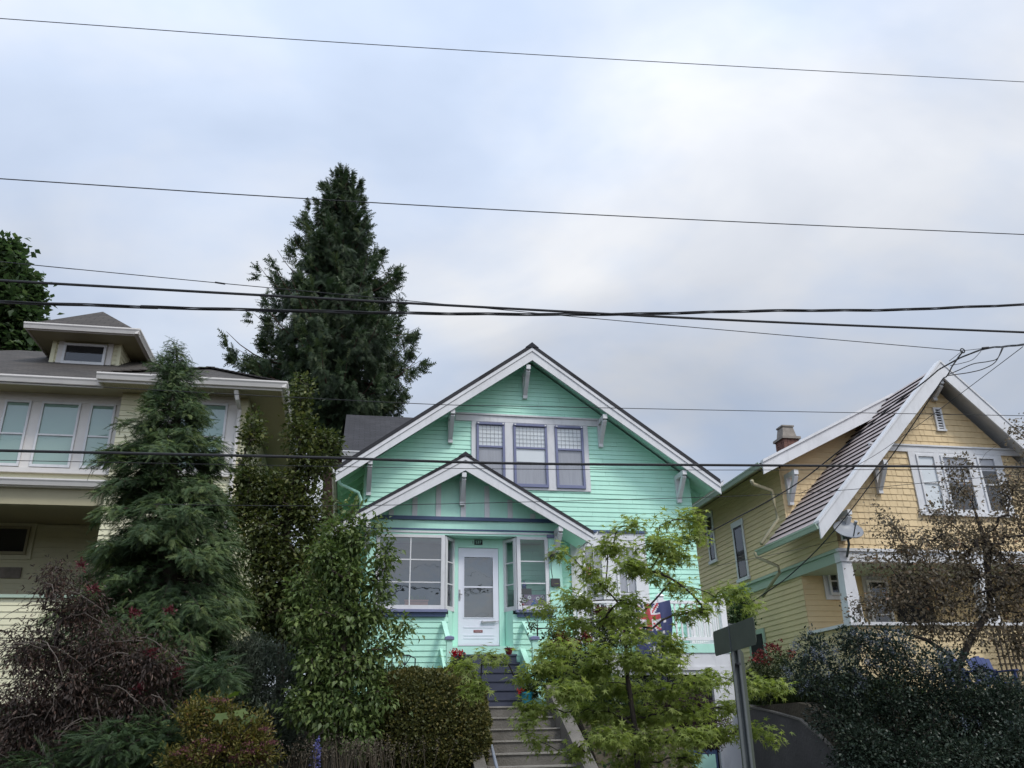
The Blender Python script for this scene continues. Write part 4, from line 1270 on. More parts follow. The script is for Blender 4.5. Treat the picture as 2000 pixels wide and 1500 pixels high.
# front wing roof
for sgn in (-1, 1):
    mb = MB()
    run = 3.97
    xe, ze = YX + sgn * run, YZ - FS * run
    n = 23
    y0, y1 = 16.5, YQ + .0
    for k in range(n):
        t0, t1 = k / n, (k + 1) / n
        xa, za = xe + (YX - xe) * t0, ze + (YZ - ze) * t0
        xb, zb_ = xe + (YX - xe) * t1, ze + (YZ - ze) * t1
        nx, nz = sgn * FS / math.hypot(1, FS), 1 / math.hypot(1, FS)
        tt = .04
        A0, A1 = (xa + nx * tt, y0, za + nz * tt), (xa + nx * tt, y1, za + nz * tt)
        B0, B1 = (xb + nx * .006, y0, zb_ + nz * .006), (xb + nx * .006, y1, zb_ + nz * .006)
        mb.poly([A0, A1, B1, B0], 0)
        mb.poly([(xa, y0, za), (xa, y1, za), A1, A0], 1)
        mb.poly([(xa, y0, za), A0, B0], 1)
    rf = mb.build('shake_roof', [M['shake'], M['shake_butt']], YH)
    mb = MB(); slab(mb, (xe, y0 + .02, ze - .002), (xe, y1, ze - .002), (YX, y1, YZ - .002), (YX, y0 + .02, YZ - .002), .05); mb.build('soffit', M['white'], rf)
    mb = MB()
    mb.extrude_y([(xe - sgn * -.02, ze - .02), (YX, YZ + .05), (YX, YZ - .36), (xe + sgn * .02, ze - .36)], y0 - .03, y0 + .018)
    mb.extrude_y([(xe + sgn * .03, ze + .045), (YX, YZ + .115), (YX, YZ + .052), (xe + sgn * .03, ze - .018)], y0 - .05, y0 + .19)
    mb.build('rake_board', M['white'], rf, bevel=.007)
    gutter_side(rf, y0, y1 - .2 if sgn > 0 else y1 + .35, xe, ze - .01, M['sage'], face=sgn)
# main roof behind
for sgn in (-1, 1):
    mb = MB()
    run = 4.03
    xe, ze = YX + sgn * run, YZ - BS * run
    slab(mb, (xe, 18.55, ze), (xe, 29.3, ze), (YX, 29.3, YZ), (YX, 18.55, YZ), .06)
    rf = mb.build('roof', M['roof_brown'], YH)
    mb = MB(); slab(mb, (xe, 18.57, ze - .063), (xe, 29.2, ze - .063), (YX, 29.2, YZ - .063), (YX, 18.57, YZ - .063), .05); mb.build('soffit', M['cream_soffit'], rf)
    mb = MB()
    mb.extrude_y([(xe, ze - .03), (YX, YZ - .03), (YX, YZ - .37), (xe, ze - .33)], 18.5, 18.548)
    mb.extrude_y([(xe, ze + .04), (YX, YZ + .04), (YX, YZ - .028), (xe, ze - .028)], 18.46, 18.6)
    mb.build('rake_board', M['white'], rf, bevel=.007)
    gutter_side(rf, 18.55, 29.3, xe, ze - .01, M['sage'], face=sgn)
for x, y, zt, o_, h in ((13.98, YW, 9.43, .46, .42), (11.98, YW, 7.28, .48, .7), (10.85, YW, 6.08, .46, .62), (16.1, YW, 7.2, .48, .7)):
    brace(YH, x, y, zt, o_, h, .11)
brace(YH, XY0 + .15, YQ, 7.62, .55, .8, .12)
# downpipe from the main eave and from the wing gutter
MB().tube([at(1468, 938, 18.6), at(1470, 945, 18.65), at(1507, 958, 19.0), at(1511, 975, 19.02), at(1519, 1014, 19.02), at(1487, 1062, 18.6)], .045, 8).build('downpipe', M['cream_soffit'], YH, smooth=True)
MB().tube([at(1474, 1079, 19.2), at(1478, 1088, 19.2), at(1520, 1106, 18.9), at(1522, 1118, 18.9), at(1490, 1165, 19.9)], .04, 8).build('downpipe', M['cream_soffit'], YH, smooth=True)
# trims and windows of the front gable
zt0 = float(at(1850, 881, YW)[2])
mb = MB(); mb.box(11.95, 16.4, YW - .05, YW - .012, zt0 - .07, zt0 + .07); mb.box(11.95, 16.4, YW - .08, YW - .012, zt0 + .072, zt0 + .11); mb.build('belt_trim', M['white'], YH)
zb0, zt_ = float(at(1794, 1000, YW)[2]), zt0 - .072
wx = [float(at(px, 900, YW)[0]) for px in (1774, 1787, 1824, 1834, 1888, 1904, 1940, 1954)]
mb = MB()
for i in (0, 2, 4, 6): mb.box(wx[i], wx[i + 1], YW - .05, YW - .012, zb0, zt_)
mb.box(wx[0] - .03, wx[7] + .03, YW - .09, YW - .012, zb0 - .09, zb0 - .002); mb.box(wx[1] + .001, wx[6] - .001, YW - .045, YW - .012, zt_ - .06, zt_ - .001)
mb.build('window_casing', M['white'], YH)
for i, (r, bl) in enumerate((((.5,), .02), ((.55,), .5), ((.5,), .75))):
    window(YH, wx[1 + 2 * i] + .003, wx[2 + 2 * i] - .003, zb0 + .002, zt_ - .062, YW - .006, M['white'], rows=r, blind=bl, blind_m=M['blind_lace'] if i == 0 else M['curtain_grey'], sashw=.05)
# louvred vent
a, b_ = at(1819, 797, YW), at(1849, 840, YW)
x0, x1, z1, z0 = float(a[0]), float(b_[0]) - .06, float(a[2]), float(b_[2])
mb = MB(); mb.box(x0, x0 + .05, YW - .06, YW - .01, z0, z1); mb.box(x1 - .05, x1, YW - .06, YW - .01, z0, z1); mb.box(x0 + .05, x1 - .05, YW - .06, YW - .01, z1 - .05, z1); mb.box(x0 - .02, x1 + .02, YW - .07, YW - .01, z0 - .05, z0 - .001)
vt = mb.build('vent', M['white'], YH)
mb = MB()
for k in range(7):
    z = z0 + .03 + (z1 - z0 - .08) * k / 7
    mb.hexa([(x0 + .05, YW - .06, z), (x1 - .05, YW - .06, z), (x1 - .05, YW - .055, z - .004), (x0 + .05, YW - .055, z - .004), (x0 + .05, YW - .025, z + .045), (x1 - .05, YW - .025, z + .045), (x1 - .05, YW - .02, z + .04), (x0 + .05, YW - .02, z + .04)])
mb.build('louvre', M['white'], vt)
mb = MB(); mb.box(x0 + .04, x1 - .04, YW - .0195, YW - .017, z0, z1 - .04); mb.build('dark_void', M['dark_room'], vt)


# side windows on the wall facing left
def side_pt(px, py, X):
    d = F + (px - 1000) / FPX * R_ - (py - 750) / FPX * U_
    return CAM + d * (X / d[0])


for (pa, pb) in (((1432, 1034), (1466, 1126)), ((1380, 1015), (1402, 1087))):
    A, B = side_pt(*pa, XY0), side_pt(*pb, XY0)
    y0, y1, z0, z1 = float(B[1]), float(A[1]), float(B[2]) - .15, float(A[2])
    if y1 < y0: y0, y1 = y1, y0
    zl = float(side_pt(pa[0] + 14, pa[1] + 98 if pa[0] > 1400 else pa[1] + 80, XY0)[2])
    z0 = zl
    X = XY0 - .02
    mb = MB()
    mb.box(X - .03, X, y0 - .0, y0 + .08, z0, z1); mb.box(X - .03, X, y1 - .08, y1, z0, z1); mb.box(X - .035, X, y0 - .03, y1 + .03, z1, z1 + .16); mb.box(X - .06, X, y0 - .04, y1 + .04, z0 - .09, z0)
    cs = mb.build('window', M['white'], YH)
    mb = MB()
    a0, a1 = y0 + .08, y1 - .08
    for q in (a0, a1 - .04): mb.box(X - .022, X - .001, q, q + .04, z0, z1)
    for q in (z0, (z0 + z1) / 2 - .025, z1 - .05): mb.box(X - .0215, X - .001, a0 + .05, a1 - .05, q, q + .05)
    mb.build('sash', M['iron'], cs)
    MB().poly([(X - .012, a1, z0), (X - .012, a0, z0), (X - .012, a0, z1), (X - .012, a1, z1)]).build('pane', M['glass'], cs)
    mb = MB(); mb.box(X - .004, X - .0005, a0, a1, z0, z1); mb.build('room_backing', M['dark_room'], cs)
# lower side window
A = side_pt(1472, 1240, XY0)
y = float(A[1])
z = float(A[2])
mb = MB(); mb.box(XY0 - .05, XY0 - .02, y - .7, y + .25, z - .75, z + .1); cs = mb.build('window', M['sage'], YH)
mb = MB(); mb.box(XY0 - .056, XY0 - .0505, y - .58, y + .13, z - .65, z - .02); mb.build('pane', M['dark_room'], cs)
# chimney
cb = Vector(at(1543, 905, 23.5))
cx0, cx1 = cb.x - .27, cb.x + .27
ctop = float(at(1543, 838, 23.5)[2])
mb = MB()
rnd = random.Random(3)
z = cb.z - .6
while z < ctop - .42:
    for k in range(4):
        mb.box(cx0 + .135 * k + .004, cx0 + .135 * (k + 1) - .004, 23.2 + rnd.uniform(0, .012), 23.75, z, z + .062)
        mb.box(cx0 + rnd.uniform(-.008, .004), cx0 + .0039, 23.2 + .137 * k, 23.2 + .137 * (k + 1) - .008, z, z + .062)
    z += .072
chm = mb.build('chimney', M['brick'], YH)
mb = MB(); mb.box(cx0 + .01, cx1 - .01, 23.215, 23.74, cb.z - .6, ctop - .44); mb.build('mortar', M['chim_cap'], chm)
mb = MB(); mb.box(cx0 - .05, cx1 + .05, 23.15, 23.8, ctop - .44, ctop - .36); mb.hexa([(cx0 + .03, 23.25, ctop - .36), (cx1 - .03, 23.25, ctop - .36), (cx1 - .03, 23.7, ctop - .36), (cx0 + .03, 23.7, ctop - .36), (cx0 + .09, 23.3, ctop), (cx1 - .09, 23.3, ctop), (cx1 - .09, 23.65, ctop), (cx0 + .09, 23.65, ctop)]); mb.box(cx0 + .06, cx1 - .06, 23.27, 23.68, ctop + .001, ctop + .05)
mb.build('chimney_cap', M['chim_cap'], chm)
for px, py, h in ((1428, 957, .35), (1369, 990, .5)):
    p = at(px, py, 26.0)
    MB().tube([(p[0], 26, p[2] - .6), (p[0], 26, p[2] + .15)], .05, 8).build('vent_pipe', M['iron'], YH)

# satellite dish on the porch corner
sd = tag(empty('satellite_dish', (10.75, 16.6, 5.2)), 'grey satellite dish on a bent arm at the yellow house porch corner', 'satellite dish')
c = Vector(at(1655, 1040, 16.6))
mb = MB()
nrm = Vector((-.05, -.74, .62)).normalized()
s = nrm.cross(Vector((0, 1, 0))).normalized(); t_ = nrm.cross(s)
rings = []
for r in (0, .12, .22, .3, .335):
    ring = []
    for k in range(24):
        a = 2 * math.pi * k / 24
        p = c + (s * math.cos(a) * r * 1.0 + t_ * math.sin(a) * r * .9) + nrm * (r * r * .75)
        ring.append(p)
    rings.append(ring)
for i in range(4):
    for k in range(24):
        k2 = (k + 1) % 24
        mb.poly([rings[i][k], rings[i][k2], rings[i + 1][k2], rings[i + 1][k]])
o = mb.build('reflector', M['dish'], sd)
m_ = o.modifiers.new('sheet', 'SOLIDIFY'); m_.thickness = .012
mb = MB(); q = c - t_ * .28 + nrm * .05; mb.tube([c - nrm * .03, c + Vector((.02, .05, -.25)), (XY0 + .1, YW - .08, 5.1)], .028, 8); mb.tube([q + t_ * .5, c + nrm * .42 + t_ * .15], .015, 6); mb.box(c.x - .07, c.x + .07, c.y - .02, c.y + .1, c.z - .14, c.z - .02)
mb.build('mount_arm', M['galv'], sd)
mb = MB(); q = c + nrm * .42 + t_ * .15; mb.tube([q, q - nrm * .1], .035, 10); mb.build('feed_horn', M['dish'], sd)

# navy chairs and trellis in the yellow house front garden
for k, px in enumerate((1880, 1938)):
    c = Vector(at(px, 1300, 16.0))
    ch = tag(empty('garden_chair', (c.x, 16.0, 2.02)), ['navy garden chair nearest the crabapple trunk before the yellow house', 'navy garden chair beside the white flowers and wooden trellis'][k], 'chair', 'navy garden chairs')
    mb = MB()
    for i in range(5): mb.hexa([(c.x - .26 + i * .107, 16.2, c.z - .35), (c.x - .26 + i * .107 + .095, 16.2, c.z - .35), (c.x - .26 + i * .107 + .095, 16.225, c.z - .35), (c.x - .26 + i * .107, 16.225, c.z - .35), (c.x - .28 + i * .112, 16.38, c.z + .16 + .03 * (2 - abs(i - 2))), (c.x - .28 + i * .112 + .1, 16.38, c.z + .16 + .03 * (2 - abs(i - 2))), (c.x - .28 + i * .112 + .1, 16.405, c.z + .16), (c.x - .28 + i * .112, 16.405, c.z + .16)])
    mb.build('backrest', M['chair_blue'], ch)
    mb = MB()
    for i in range(5): mb.box(c.x - .26, c.x + .26, 15.7 + i * .1, 15.785 + i * .1, c.z - .36, c.z - .335)
    mb.build('seat', M['chair_blue'], ch)
    for a in (-.27, .24):
        mb = MB(); mb.box(c.x + a, c.x + a + .035, 15.7, 15.76, 2.0, c.z - .12); mb.build('leg', M['chair_blue'], ch)
        mb = MB(); mb.box(c.x + a, c.x + a + .035, 16.2, 16.26, 2.0, c.z - .12); mb.build('leg', M['chair_blue'], ch)
        mb = MB(); mb.box(c.x + a - .04, c.x + a + .07, 15.66, 16.3, c.z - .119, c.z - .095); mb.build('armrest', M['chair_blue'], ch)
tr = tag(empty('trellis', (15.6, 16.7, 2.0)), 'dark wooden square trellis standing against the yellow house on the right', 'trellis')
mb = MB()
A, B = at(1935, 1225, 16.8), at(2040, 1340, 16.8)
for i in range(9):
    x = A[0] + (B[0] - A[0]) * i / 8; mb.box(x - .014, x + .014, 16.75, 16.775, 2.0, A[2])
for i in range(9):
    z = B[2] + (A[2] - B[2]) * i / 8; mb.box(A[0] - .03, B[0] + .03, 16.776, 16.795, z - .012, z + .012)
mb.build('lattice', M['bark'], tr)

# ================================================================== STREET SIGN
ss = tag(empty('street_sign', (2.85, 6.2, 0)), 'grey green backs of two street signs on a leaning channel post', 'street sign')
T, Bm = Vector(at(1430, 1217, 6.2)), Vector(at(1462, 1500, 6.15))
axis = (T - Bm).normalized()
base = Bm + axis * (-(Bm.z - 0.15) / axis.z)
mb = MB()
s = Vector((1, 0, 0))
n_ = axis.cross(s).normalized()
wd = .036
for (o0, o1, d) in ((-wd, -wd * .55, 0), (-wd * .55, wd * .55, .03), (wd * .55, wd, 0)):
    a, b_ = base + s * (o0 + o1) / 2 + n_ * d, T + s * (o0 + o1) / 2 + n_ * d
    mb.bar(a, b_, abs(o1 - o0), .006, n_)
for o0 in (-wd * .55, wd * .55):
    mb.bar(base + s * o0 + n_ * .015, T + s * o0 + n_ * .015, .006, .032, n_)
mb.build('post', M['galv'], ss)


def blade(c, ux, L, H, r, t, mat, name, parent, tilt=0):
    """Rounded sheet-metal sign centred at c along ux."""
    ux = Vector(ux).normalized(); uz = Vector((0, 0, 1)); uz = (uz - ux * uz.dot(ux)).normalized()
    nn = ux.cross(uz)
    pts = []
    for sx, sy, a0 in ((1, 1, 0), (-1, 1, 90), (-1, -1, 180), (1, -1, 270)):
        for k in range(5):
            a = math.radians(a0 + k * 22.5)
            pts.append((sx * (L / 2 - r) + r * math.cos(a), sy * (H / 2 - r) + r * math.sin(a)))
    f = [Vector(c) + ux * x + uz * y - nn * t / 2 for x, y in pts]
    b = [Vector(c) + ux * x + uz * y + nn * t / 2 for x, y in pts]
    mb = MB(); mb.poly(f); mb.poly(b[::-1])
    for i in range(len(pts)):
        j = (i + 1) % len(pts); mb.poly([f[j], f[i], b[i], b[j]])
    return mb.build(name, mat, parent)


L_, R__ = Vector(at(1395, 1258, 6.62)), Vector(at(1475, 1231, 5.64))
ux = (R__ - L_)
cc = (L_ + R__) / 2
sb = blade(cc, ux, ux.length, .19, .03, .004, M['sign_back'], 'sign_blade', ss)
mb = MB()
for f_ in (.12, .3):
    q = T + (Bm - T) * f_
    mb.tube([q + Vector((0, -.05, 0)), q + Vector((0, .02, 0))], .011, 6)
mb.build('bolt', M['iron'], ss)
mb = MB(); mb.tube([T + Vector((0, -.02, -.04)), T + Vector((0, -.1, -.04))], .012, 6); mb.tube([T + Vector((0, -.02, -.12)), T + Vector((0, -.1, -.12))], .012, 6); mb.build('bolt', M['galv'], ss)
# tall narrow plate behind the post, turned across the street
p0, p1 = Vector(at(1439, 1262, 6.32)), Vector(at(1464, 1500, 6.28))
dv = (p0 - p1).normalized(); p1 = p1 - dv * .5
cc = (p0 + p1) / 2
dx = Vector((1, .1, 0)).normalized()
w_ = .052
mb = MB()
f = [p1 - dx * w_, p1 + dx * w_, p0 + dx * (w_) - dv * .05, p0 + dx * (w_ - .04), p0 - dx * (w_ - .04), p0 - dx * w_ - dv * .05]
off = Vector((-.1, .3, 0)).normalized() * .008
bk = [p + off for p in f]
mb.poly(f); mb.poly(bk[::-1])
for i in range(6): mb.poly([f[(i + 1) % 6], f[i], bk[i], bk[(i + 1) % 6]])
mb.build('tall_sign_plate', M['sign_back'], ss)

# ================================================================== OVERHEAD WIRES
def spline(pts, n=12):
    P = [Vector(p) for p in pts]
    out = []
    for i in range(len(P) - 1):
        a = P[max(i - 1, 0)]; b = P[i]; c = P[i + 1]; d = P[min(i + 2, len(P) - 1)]
        for k in range(n):
            t = k / n
            out.append(.5 * ((2 * b) + (c - a) * t + (2 * a - 5 * b + 4 * c - d) * t * t + (3 * b - a - 3 * c + d) * t ** 3))
    out.append(P[-1])
    return out


def wire(pix, Y, rad, label, group=None, twist=None, Y2=None, ext=True):
    """Aerial cable through surveyed points at distance Y (to Y2 at its end), carried on past the frame."""
    m = len(pix)
    Ys = [Y + ((Y2 if Y2 is not None else Y) - Y) * i / (m - 1) for i in range(m)]
    P = [Vector(at(px, py, yy)) for (px, py), yy in zip(pix, Ys)]
    if ext:
        if pix[0][0] <= 0: P.insert(0, P[0] + (P[0] - P[1]).normalized() * 14)
        if pix[-1][0] >= 2000: P.append(P[-1] + (P[-1] - P[-2]).normalized() * 14)
    L = spline(P, 16)
    mb = MB()
    if twist:
        for ph in range(3):
            q = []
            s_ = 0
            for i, p in enumerate(L):
                if i: s_ += (L[i] - L[i - 1]).length
                a = s_ * twist + ph * 2.094
                q.append(p + Vector((0, math.cos(a), math.sin(a))) * rad * .9)
            mb.tube(q, rad * .62, 5)
    else:
        mb.tube(L, rad, 6)
    mid = L[len(L) // 2]
    o = mb.build('overhead_wire', M['cable'], origin=tuple(mid))
    tag(o, label, 'wire', group)
    return o


WG = 'overhead wires along the street'
wire([(0, 36), (500, 72), (1000, 104), (1500, 133), (2000, 160)], 9.0, .006, 'thin wire highest in the sky above everything', WG)
wire([(0, 349), (500, 382), (1000, 411), (1500, 436), (2000, 458)], 9.0, .007, 'thin wire crossing the upper tip of the tall cedar', WG)
w3 = wire([(0, 511), (60, 517), (430, 553), (740, 582), (1160, 622), (1500, 652), (1880, 685)], 9.5, .005, 'thin sagging wire ending at the cable junction on the right', WG, Y2=8.6)
wire([(0, 548), (520, 577), (1000, 603), (1300, 619), (1600, 633), (2000, 649)], 8.0, .014, 'thick black smooth cable crossing the twisted one mid sky', WG)
wire([(0, 590), (300, 600), (700, 610), (1050, 614), (1250, 613), (1500, 607), (1750, 605), (2000, 595)], 8.0, .013, 'thick twisted black cable just above the gable peak', WG, twist=2.4)
wire([(0, 880), (600, 893), (1000, 905), (1500, 909), (2000, 912)], 7.5, .0125, 'straight black cable crossing in front of the porch roof peak', WG)
wire([(0, 745), (420, 768), (830, 789), (1000, 793), (1250, 798), (1500, 803), (2000, 812)], 8.5, .004, 'thin wire crossing the green gable above its window belt', WG)
wire([(0, 899), (640, 911), (1000, 916), (1440, 918), (2000, 916)], 7.5, .003, 'hair thin wire just below the straight black cable', WG)
wire([(300, 985), (640, 988), (1000, 981), (1347, 972), (1500, 966), (1675, 955), (2000, 925)], 9.0, .0035, 'thin wire crossing the porch gable battens', WG)
# splice on the thin wire
p = Vector(at(430, 553, 9.4))
tag(MB().tube([p + Vector((-.06, 0, .006)), p + Vector((.06, 0, -.006))], .011, 6).build('wire_splice', M['cable'], origin=tuple(p)), 'small dark splice sleeve on the thin wire left of the cedar', 'splice')
# service drops at the right
SG = 'service cables meeting above the yellow house'
YJ = 8.6
sd_ = tag(empty('cable_junction', at(1880, 685, YJ)), 'ring and clamps where the service cables gather above the yellow roof', 'cable junction')
j = Vector(at(1880, 685, YJ))
mb = MB()
mb.tube([j + Vector((.03 * math.cos(a), 0, .03 * math.sin(a))) for a in [k * math.pi / 6 for k in range(13)]], .008, 6)
mb.build('ring', M['cable'], sd_)
k_ = Vector(at(1925, 680, YJ)); mb = MB(); mb.tube([k_ + Vector((-.05, 0, -.005)), k_ + Vector((.05, 0, .01))], .016, 6); mb.build('clamp', M['cable'], sd_)
mb = MB(); mb.tube([j, Vector(at(1925, 680, YJ))], .004, 5); mb.tube([j, Vector(at(1854, 705, YJ))], .004, 5); mb.build('tie_wire', M['cable'], sd_)
wire([(2000, 673), (1960, 677), (1925, 681), (1880, 697), (1834, 722), (1810, 742), (1730, 803), (1640, 880), (1534, 959), (1372, 1046)], YJ, .011, 'bundled service cable sweeping down left to the green house', SG, Y2=17.9, twist=2.0, ext=False)
wire([(1880, 687), (1862, 712), (1849, 735), (1838, 745), (1796, 810), (1736, 898), (1628, 1038), (1542, 1124), (1459, 1182)], YJ, .009, 'service cable dropping past the dish down the yellow side wall', SG, Y2=17.0, twist=2.0, ext=False)
wire([(1998, 677), (1920, 736), (1836, 799), (1773, 845), (1690, 900), (1560, 965)], YJ, .005, 'straight drop wire crossing the louvred vent', SG, Y2=17.5, ext=False)
wire([(1960, 678), (1948, 700), (1930, 706), (1900, 711), (1870, 724), (1851, 732)], YJ, .006, 'upper drip loop below the gathered cables', SG, ext=False)
wire([(1957, 680), (1945, 706), (1922, 720), (1896, 727), (1870, 731), (1849, 734)], YJ, .006, 'lower drip loop below the gathered cables', SG, ext=False)
wire([(1916, 686), (1900, 702), (1880, 709), (1856, 714)], YJ, .004, 'smallest drip loop nearest the cable junction', SG, ext=False)
wire([(1400, 1105), (1500, 1085), (1640, 1055)], 16.8, .005, 'loose thin cable strung along the yellow side wall', SG, ext=False)

# ================================================================== VEGETATION
def nrm_(a):
    return a / np.maximum(np.linalg.norm(a, axis=1, keepdims=True), 1e-9)


def T_leaf(w=.28, fold=.07, droop=-.12):
    v = [(0, 0, 0), (.42, -w, fold), (.42, 0, 0), (.42, w, fold), (1, 0, droop)]
    return np.array(v, float), [(0, 1, 2), (0, 2, 3), (1, 4, 2), (2, 4, 3)]


def T_diamond(w=.3, fold=.06):
    return np.array([(0, 0, 0), (.45, -w, fold), (1, 0, -.05), (.45, w, fold)], float), [(0, 1, 2), (0, 2, 3)]


def T_needle(w=.1):
    return np.array([(0, -w * .4, 0), (0, w * .4, 0), (.55, w, .02), (1, 0, -.1), (.55, -w, .02)], float), [(0, 1, 2, 3, 4)]


def T_palm(deep=.42):
    """Five-lobed maple leaf."""
    pts = []
    lob = [(-1.9, .62), (-1.0, .92), (0, 1.0), (1.0, .92), (1.9, .62)]
    pts.append((0, 0, 0))
    for i, (a, r) in enumerate(lob):
        pts.append((.12 + r * math.cos(a) * .88, r * math.sin(a) * .8, -.10 * r * r))
        if i < 4:
            am = (a + lob[i + 1][0]) / 2
            pts.append((.12 + deep * math.cos(am), deep * math.sin(am) * .8, 0.02))
    n = len(pts)
    return np.array(pts, float), [(0, i, i + 1) for i in range(1, n - 1)]


def T_spray(n=8, L=.36, wid=.06, droop=.12):
    """Flat conifer spray: a row of leaflets on each side of a rachis."""
    v, f = [], []
    for i in range(n):
        t = i / n
        l = L * (1 - .72 * t) * (.75 + .25 * ((i * 7) % 3) / 2)
        z = -droop * t * t
        for s in (-1, 1):
            b = len(v)
            v += [(t, 0, z), (t + wid * 1.5, 0, z), (t + .24, s * l, z - .05), (t + .16, s * l * .6, z - .0)]
            f.append((b, b + 1, b + 2, b + 3))
    b = len(v)
    v += [(.8, -.03, -droop * .7), (.8, .03, -droop * .7), (1.05, 0, -droop * 1.2)]
    f.append((b, b + 1, b + 2))
    return np.array(v, float), f


def leaf_mesh(name, mat, parent, P, U, N, S, tone, tmpl, origin=None):
    """One mesh of many leaves: P base points, U along the leaf, N its upper side, S length, tone its age (0..1)."""
    V0, faces = tmpl
    n, k = len(P), len(V0)
    U = nrm_(U)
    W = nrm_(np.cross(N, U))
    N2 = np.cross(U, W)
    org = np.array(wloc(parent)) if parent is not None else np.array(origin if origin is not None else (0, 0, 0))
    co = (P[:, None, :] + S[:, None, None] * (V0[None, :, 0:1] * U[:, None, :] + V0[None, :, 1:2] * W[:, None, :] + V0[None, :, 2:3] * N2[:, None, :])) - org
    co = co.reshape(-1, 3).astype(np.float32)
    sizes = np.array([len(f) for f in faces])
    flat = np.concatenate([np.array(f) for f in faces])
    loops = (np.arange(n)[:, None] * k + flat[None, :]).reshape(-1).astype(np.int32)
    tot = np.tile(sizes, n)
    start = np.concatenate([[0], np.cumsum(tot)[:-1]]).astype(np.int32)
    me = bpy.data.meshes.new(name)
    me.vertices.add(len(co)); me.vertices.foreach_set('co', co.ravel())
    me.loops.add(len(loops)); me.loops.foreach_set('vertex_index', loops)
    me.polygons.add(len(tot)); me.polygons.foreach_set('loop_start', start)
    at_ = me.attributes.new('tone', 'FLOAT', 'POINT')
    at_.data.foreach_set('value', np.repeat(np.clip(tone, 0, 1), k).astype(np.float32))
    me.materials.append(mat)
    me.update(calc_edges=True)
    o = bpy.data.objects.new(name, me)
    COL.objects.link(o)
    if parent is not None: o.parent = parent
    else: o.location = [float(c) for c in org]
    return o


def blobs3(spec, Y=None):
    """Photo blobs (px, py, rx, ry[, Y[, depth]]) to world ellipsoids (centre, radii)."""
    out = []
    for s in spec:
        y = s[4] if len(s) > 4 and s[4] else Y
        k = pxm(y, s[0], s[1])
        rx, rz = s[2] * k, s[3] * k
        ry = s[5] if len(s) > 5 else (rx + rz) / 2
        out.append((at(s[0], s[1], y), np.array([rx, ry, rz])))
    return out


def sample(bl, n, rng, power=.45):
    """Points in the union of ellipsoids, gathered towards their shells."""
    w = np.array([(b[1].prod()) ** .62 for b in bl]); w /= w.sum()
    idx = rng.choice(len(bl), n, p=w)
    d = nrm_(rng.normal(size=(n, 3)))
    r = rng.random(n) ** power
    C = np.array([b[0] for b in bl])[idx]; R = np.array([b[1] for b in bl])[idx]
    return C + d * R * r[:, None], d


def colonise(base_pts, targets, rng, seg=.18, wob=.1, bias=.5, up=.15):
    """Branch skeleton: each target joins the nearest existing node by a curved twig."""
    nodes = [np.array(p, float) for p in base_pts]
    par = [-1] + list(range(len(base_pts) - 1))
    b0 = nodes[0]
    order = np.argsort(np.linalg.norm(targets - nodes[len(base_pts) // 2], axis=1))
    arr = np.zeros((len(base_pts) + len(targets) * 60, 3)); m = len(nodes); arr[:m] = nodes
    dist0 = np.zeros(len(arr)); dist0[:m] = np.linalg.norm(arr[:m] - b0, axis=1)
    tips = []
    for ti in order:
        t = targets[ti]
        d = np.linalg.norm(arr[:m] - t, axis=1)
        cost = d + bias * np.maximum(0, dist0[:m] - np.linalg.norm(t - b0)) + .25 * np.maximum(0, arr[:m, 2] - t[2])
        cost[0] += .5
        i = int(np.argmin(cost))
        a = arr[i].copy()
        L = d[i]
        k = max(1, min(40, int(math.ceil(L / seg))))
        bend = rng.normal(size=3) * L * wob + np.array([0, 0, up * L])
        prev = i
        for s in range(1, k + 1):
            f = s / k
            p = a + (t - a) * f + bend * 4 * f * (1 - f) * .5
            if m >= len(arr): break
            arr[m] = p; dist0[m] = np.linalg.norm(p - b0); par.append(prev); prev = m; m += 1
        tips.append(prev)
    return arr[:m], np.array(par), np.array(tips)


def skeleton_mesh(name, mat, parent, nodes, par, tips, r_tip, r_base, nbase, n=5, maxr=1e9):
    cnt = np.zeros(len(nodes))
    cnt[tips] += 1
    for i in range(len(nodes) - 1, 0, -1):
        if par[i] >= 0: cnt[par[i]] += cnt[i]
    tot = max(cnt.max(), 1)
    ex = math.log(r_base / r_tip) / math.log(tot + 1e-6) if tot > 1 else .5
    rad = r_tip * np.maximum(cnt, 1) ** ex
    mb = MB()
    for i in range(1, len(nodes)):
        p = par[i]
        if p < 0: continue
        r0 = min(rad[p], rad[i] * 1.35) if i >= nbase else rad[p]
        sides = n if rad[i] < .03 else 8
        mb.tube([nodes[p], nodes[i]], [float(r0), float(rad[i])], sides, cap=False)
    return mb.build(name, mat, parent, smooth=True)


def leaves_at(nodes, par, tips, rng, per, spread, size, droop=.25, flat=.0, outw=1.0, extra=None, young=.25, along=.7):
    """Leaf placement around twig ends: returns arrays for leaf_mesh."""
    T = np.repeat(tips, per)
    base = nodes[T]
    pd = nodes[T] - nodes[par[T]]
    pd = nrm_(pd)
    n = len(T)
    off = rng.normal(size=(n, 3)) * spread
    back = rng.random(n)[:, None] * along * spread * 3
    if flat: off[:, 2] *= (1 - flat)
    P = base + off - pd * back
    U = nrm_(pd) * .5 * outw + nrm_(off + 1e-6) * .8 + rng.normal(size=(n, 3)) * .35
    if flat: U[:, 2] *= (1 - flat * .7)
    U[:, 2] -= droop
    N = np.array([0, 0, 1.0]) * (1 + flat * 2) + rng.normal(size=(n, 3)) * .45
    S = size * (0.65 + .6 * rng.random(n))
    tone = np.clip(.42 + .16 * rng.normal(size=n) + young * (rng.random(n) < .18), 0, 1)
    return P, U, N, S, tone


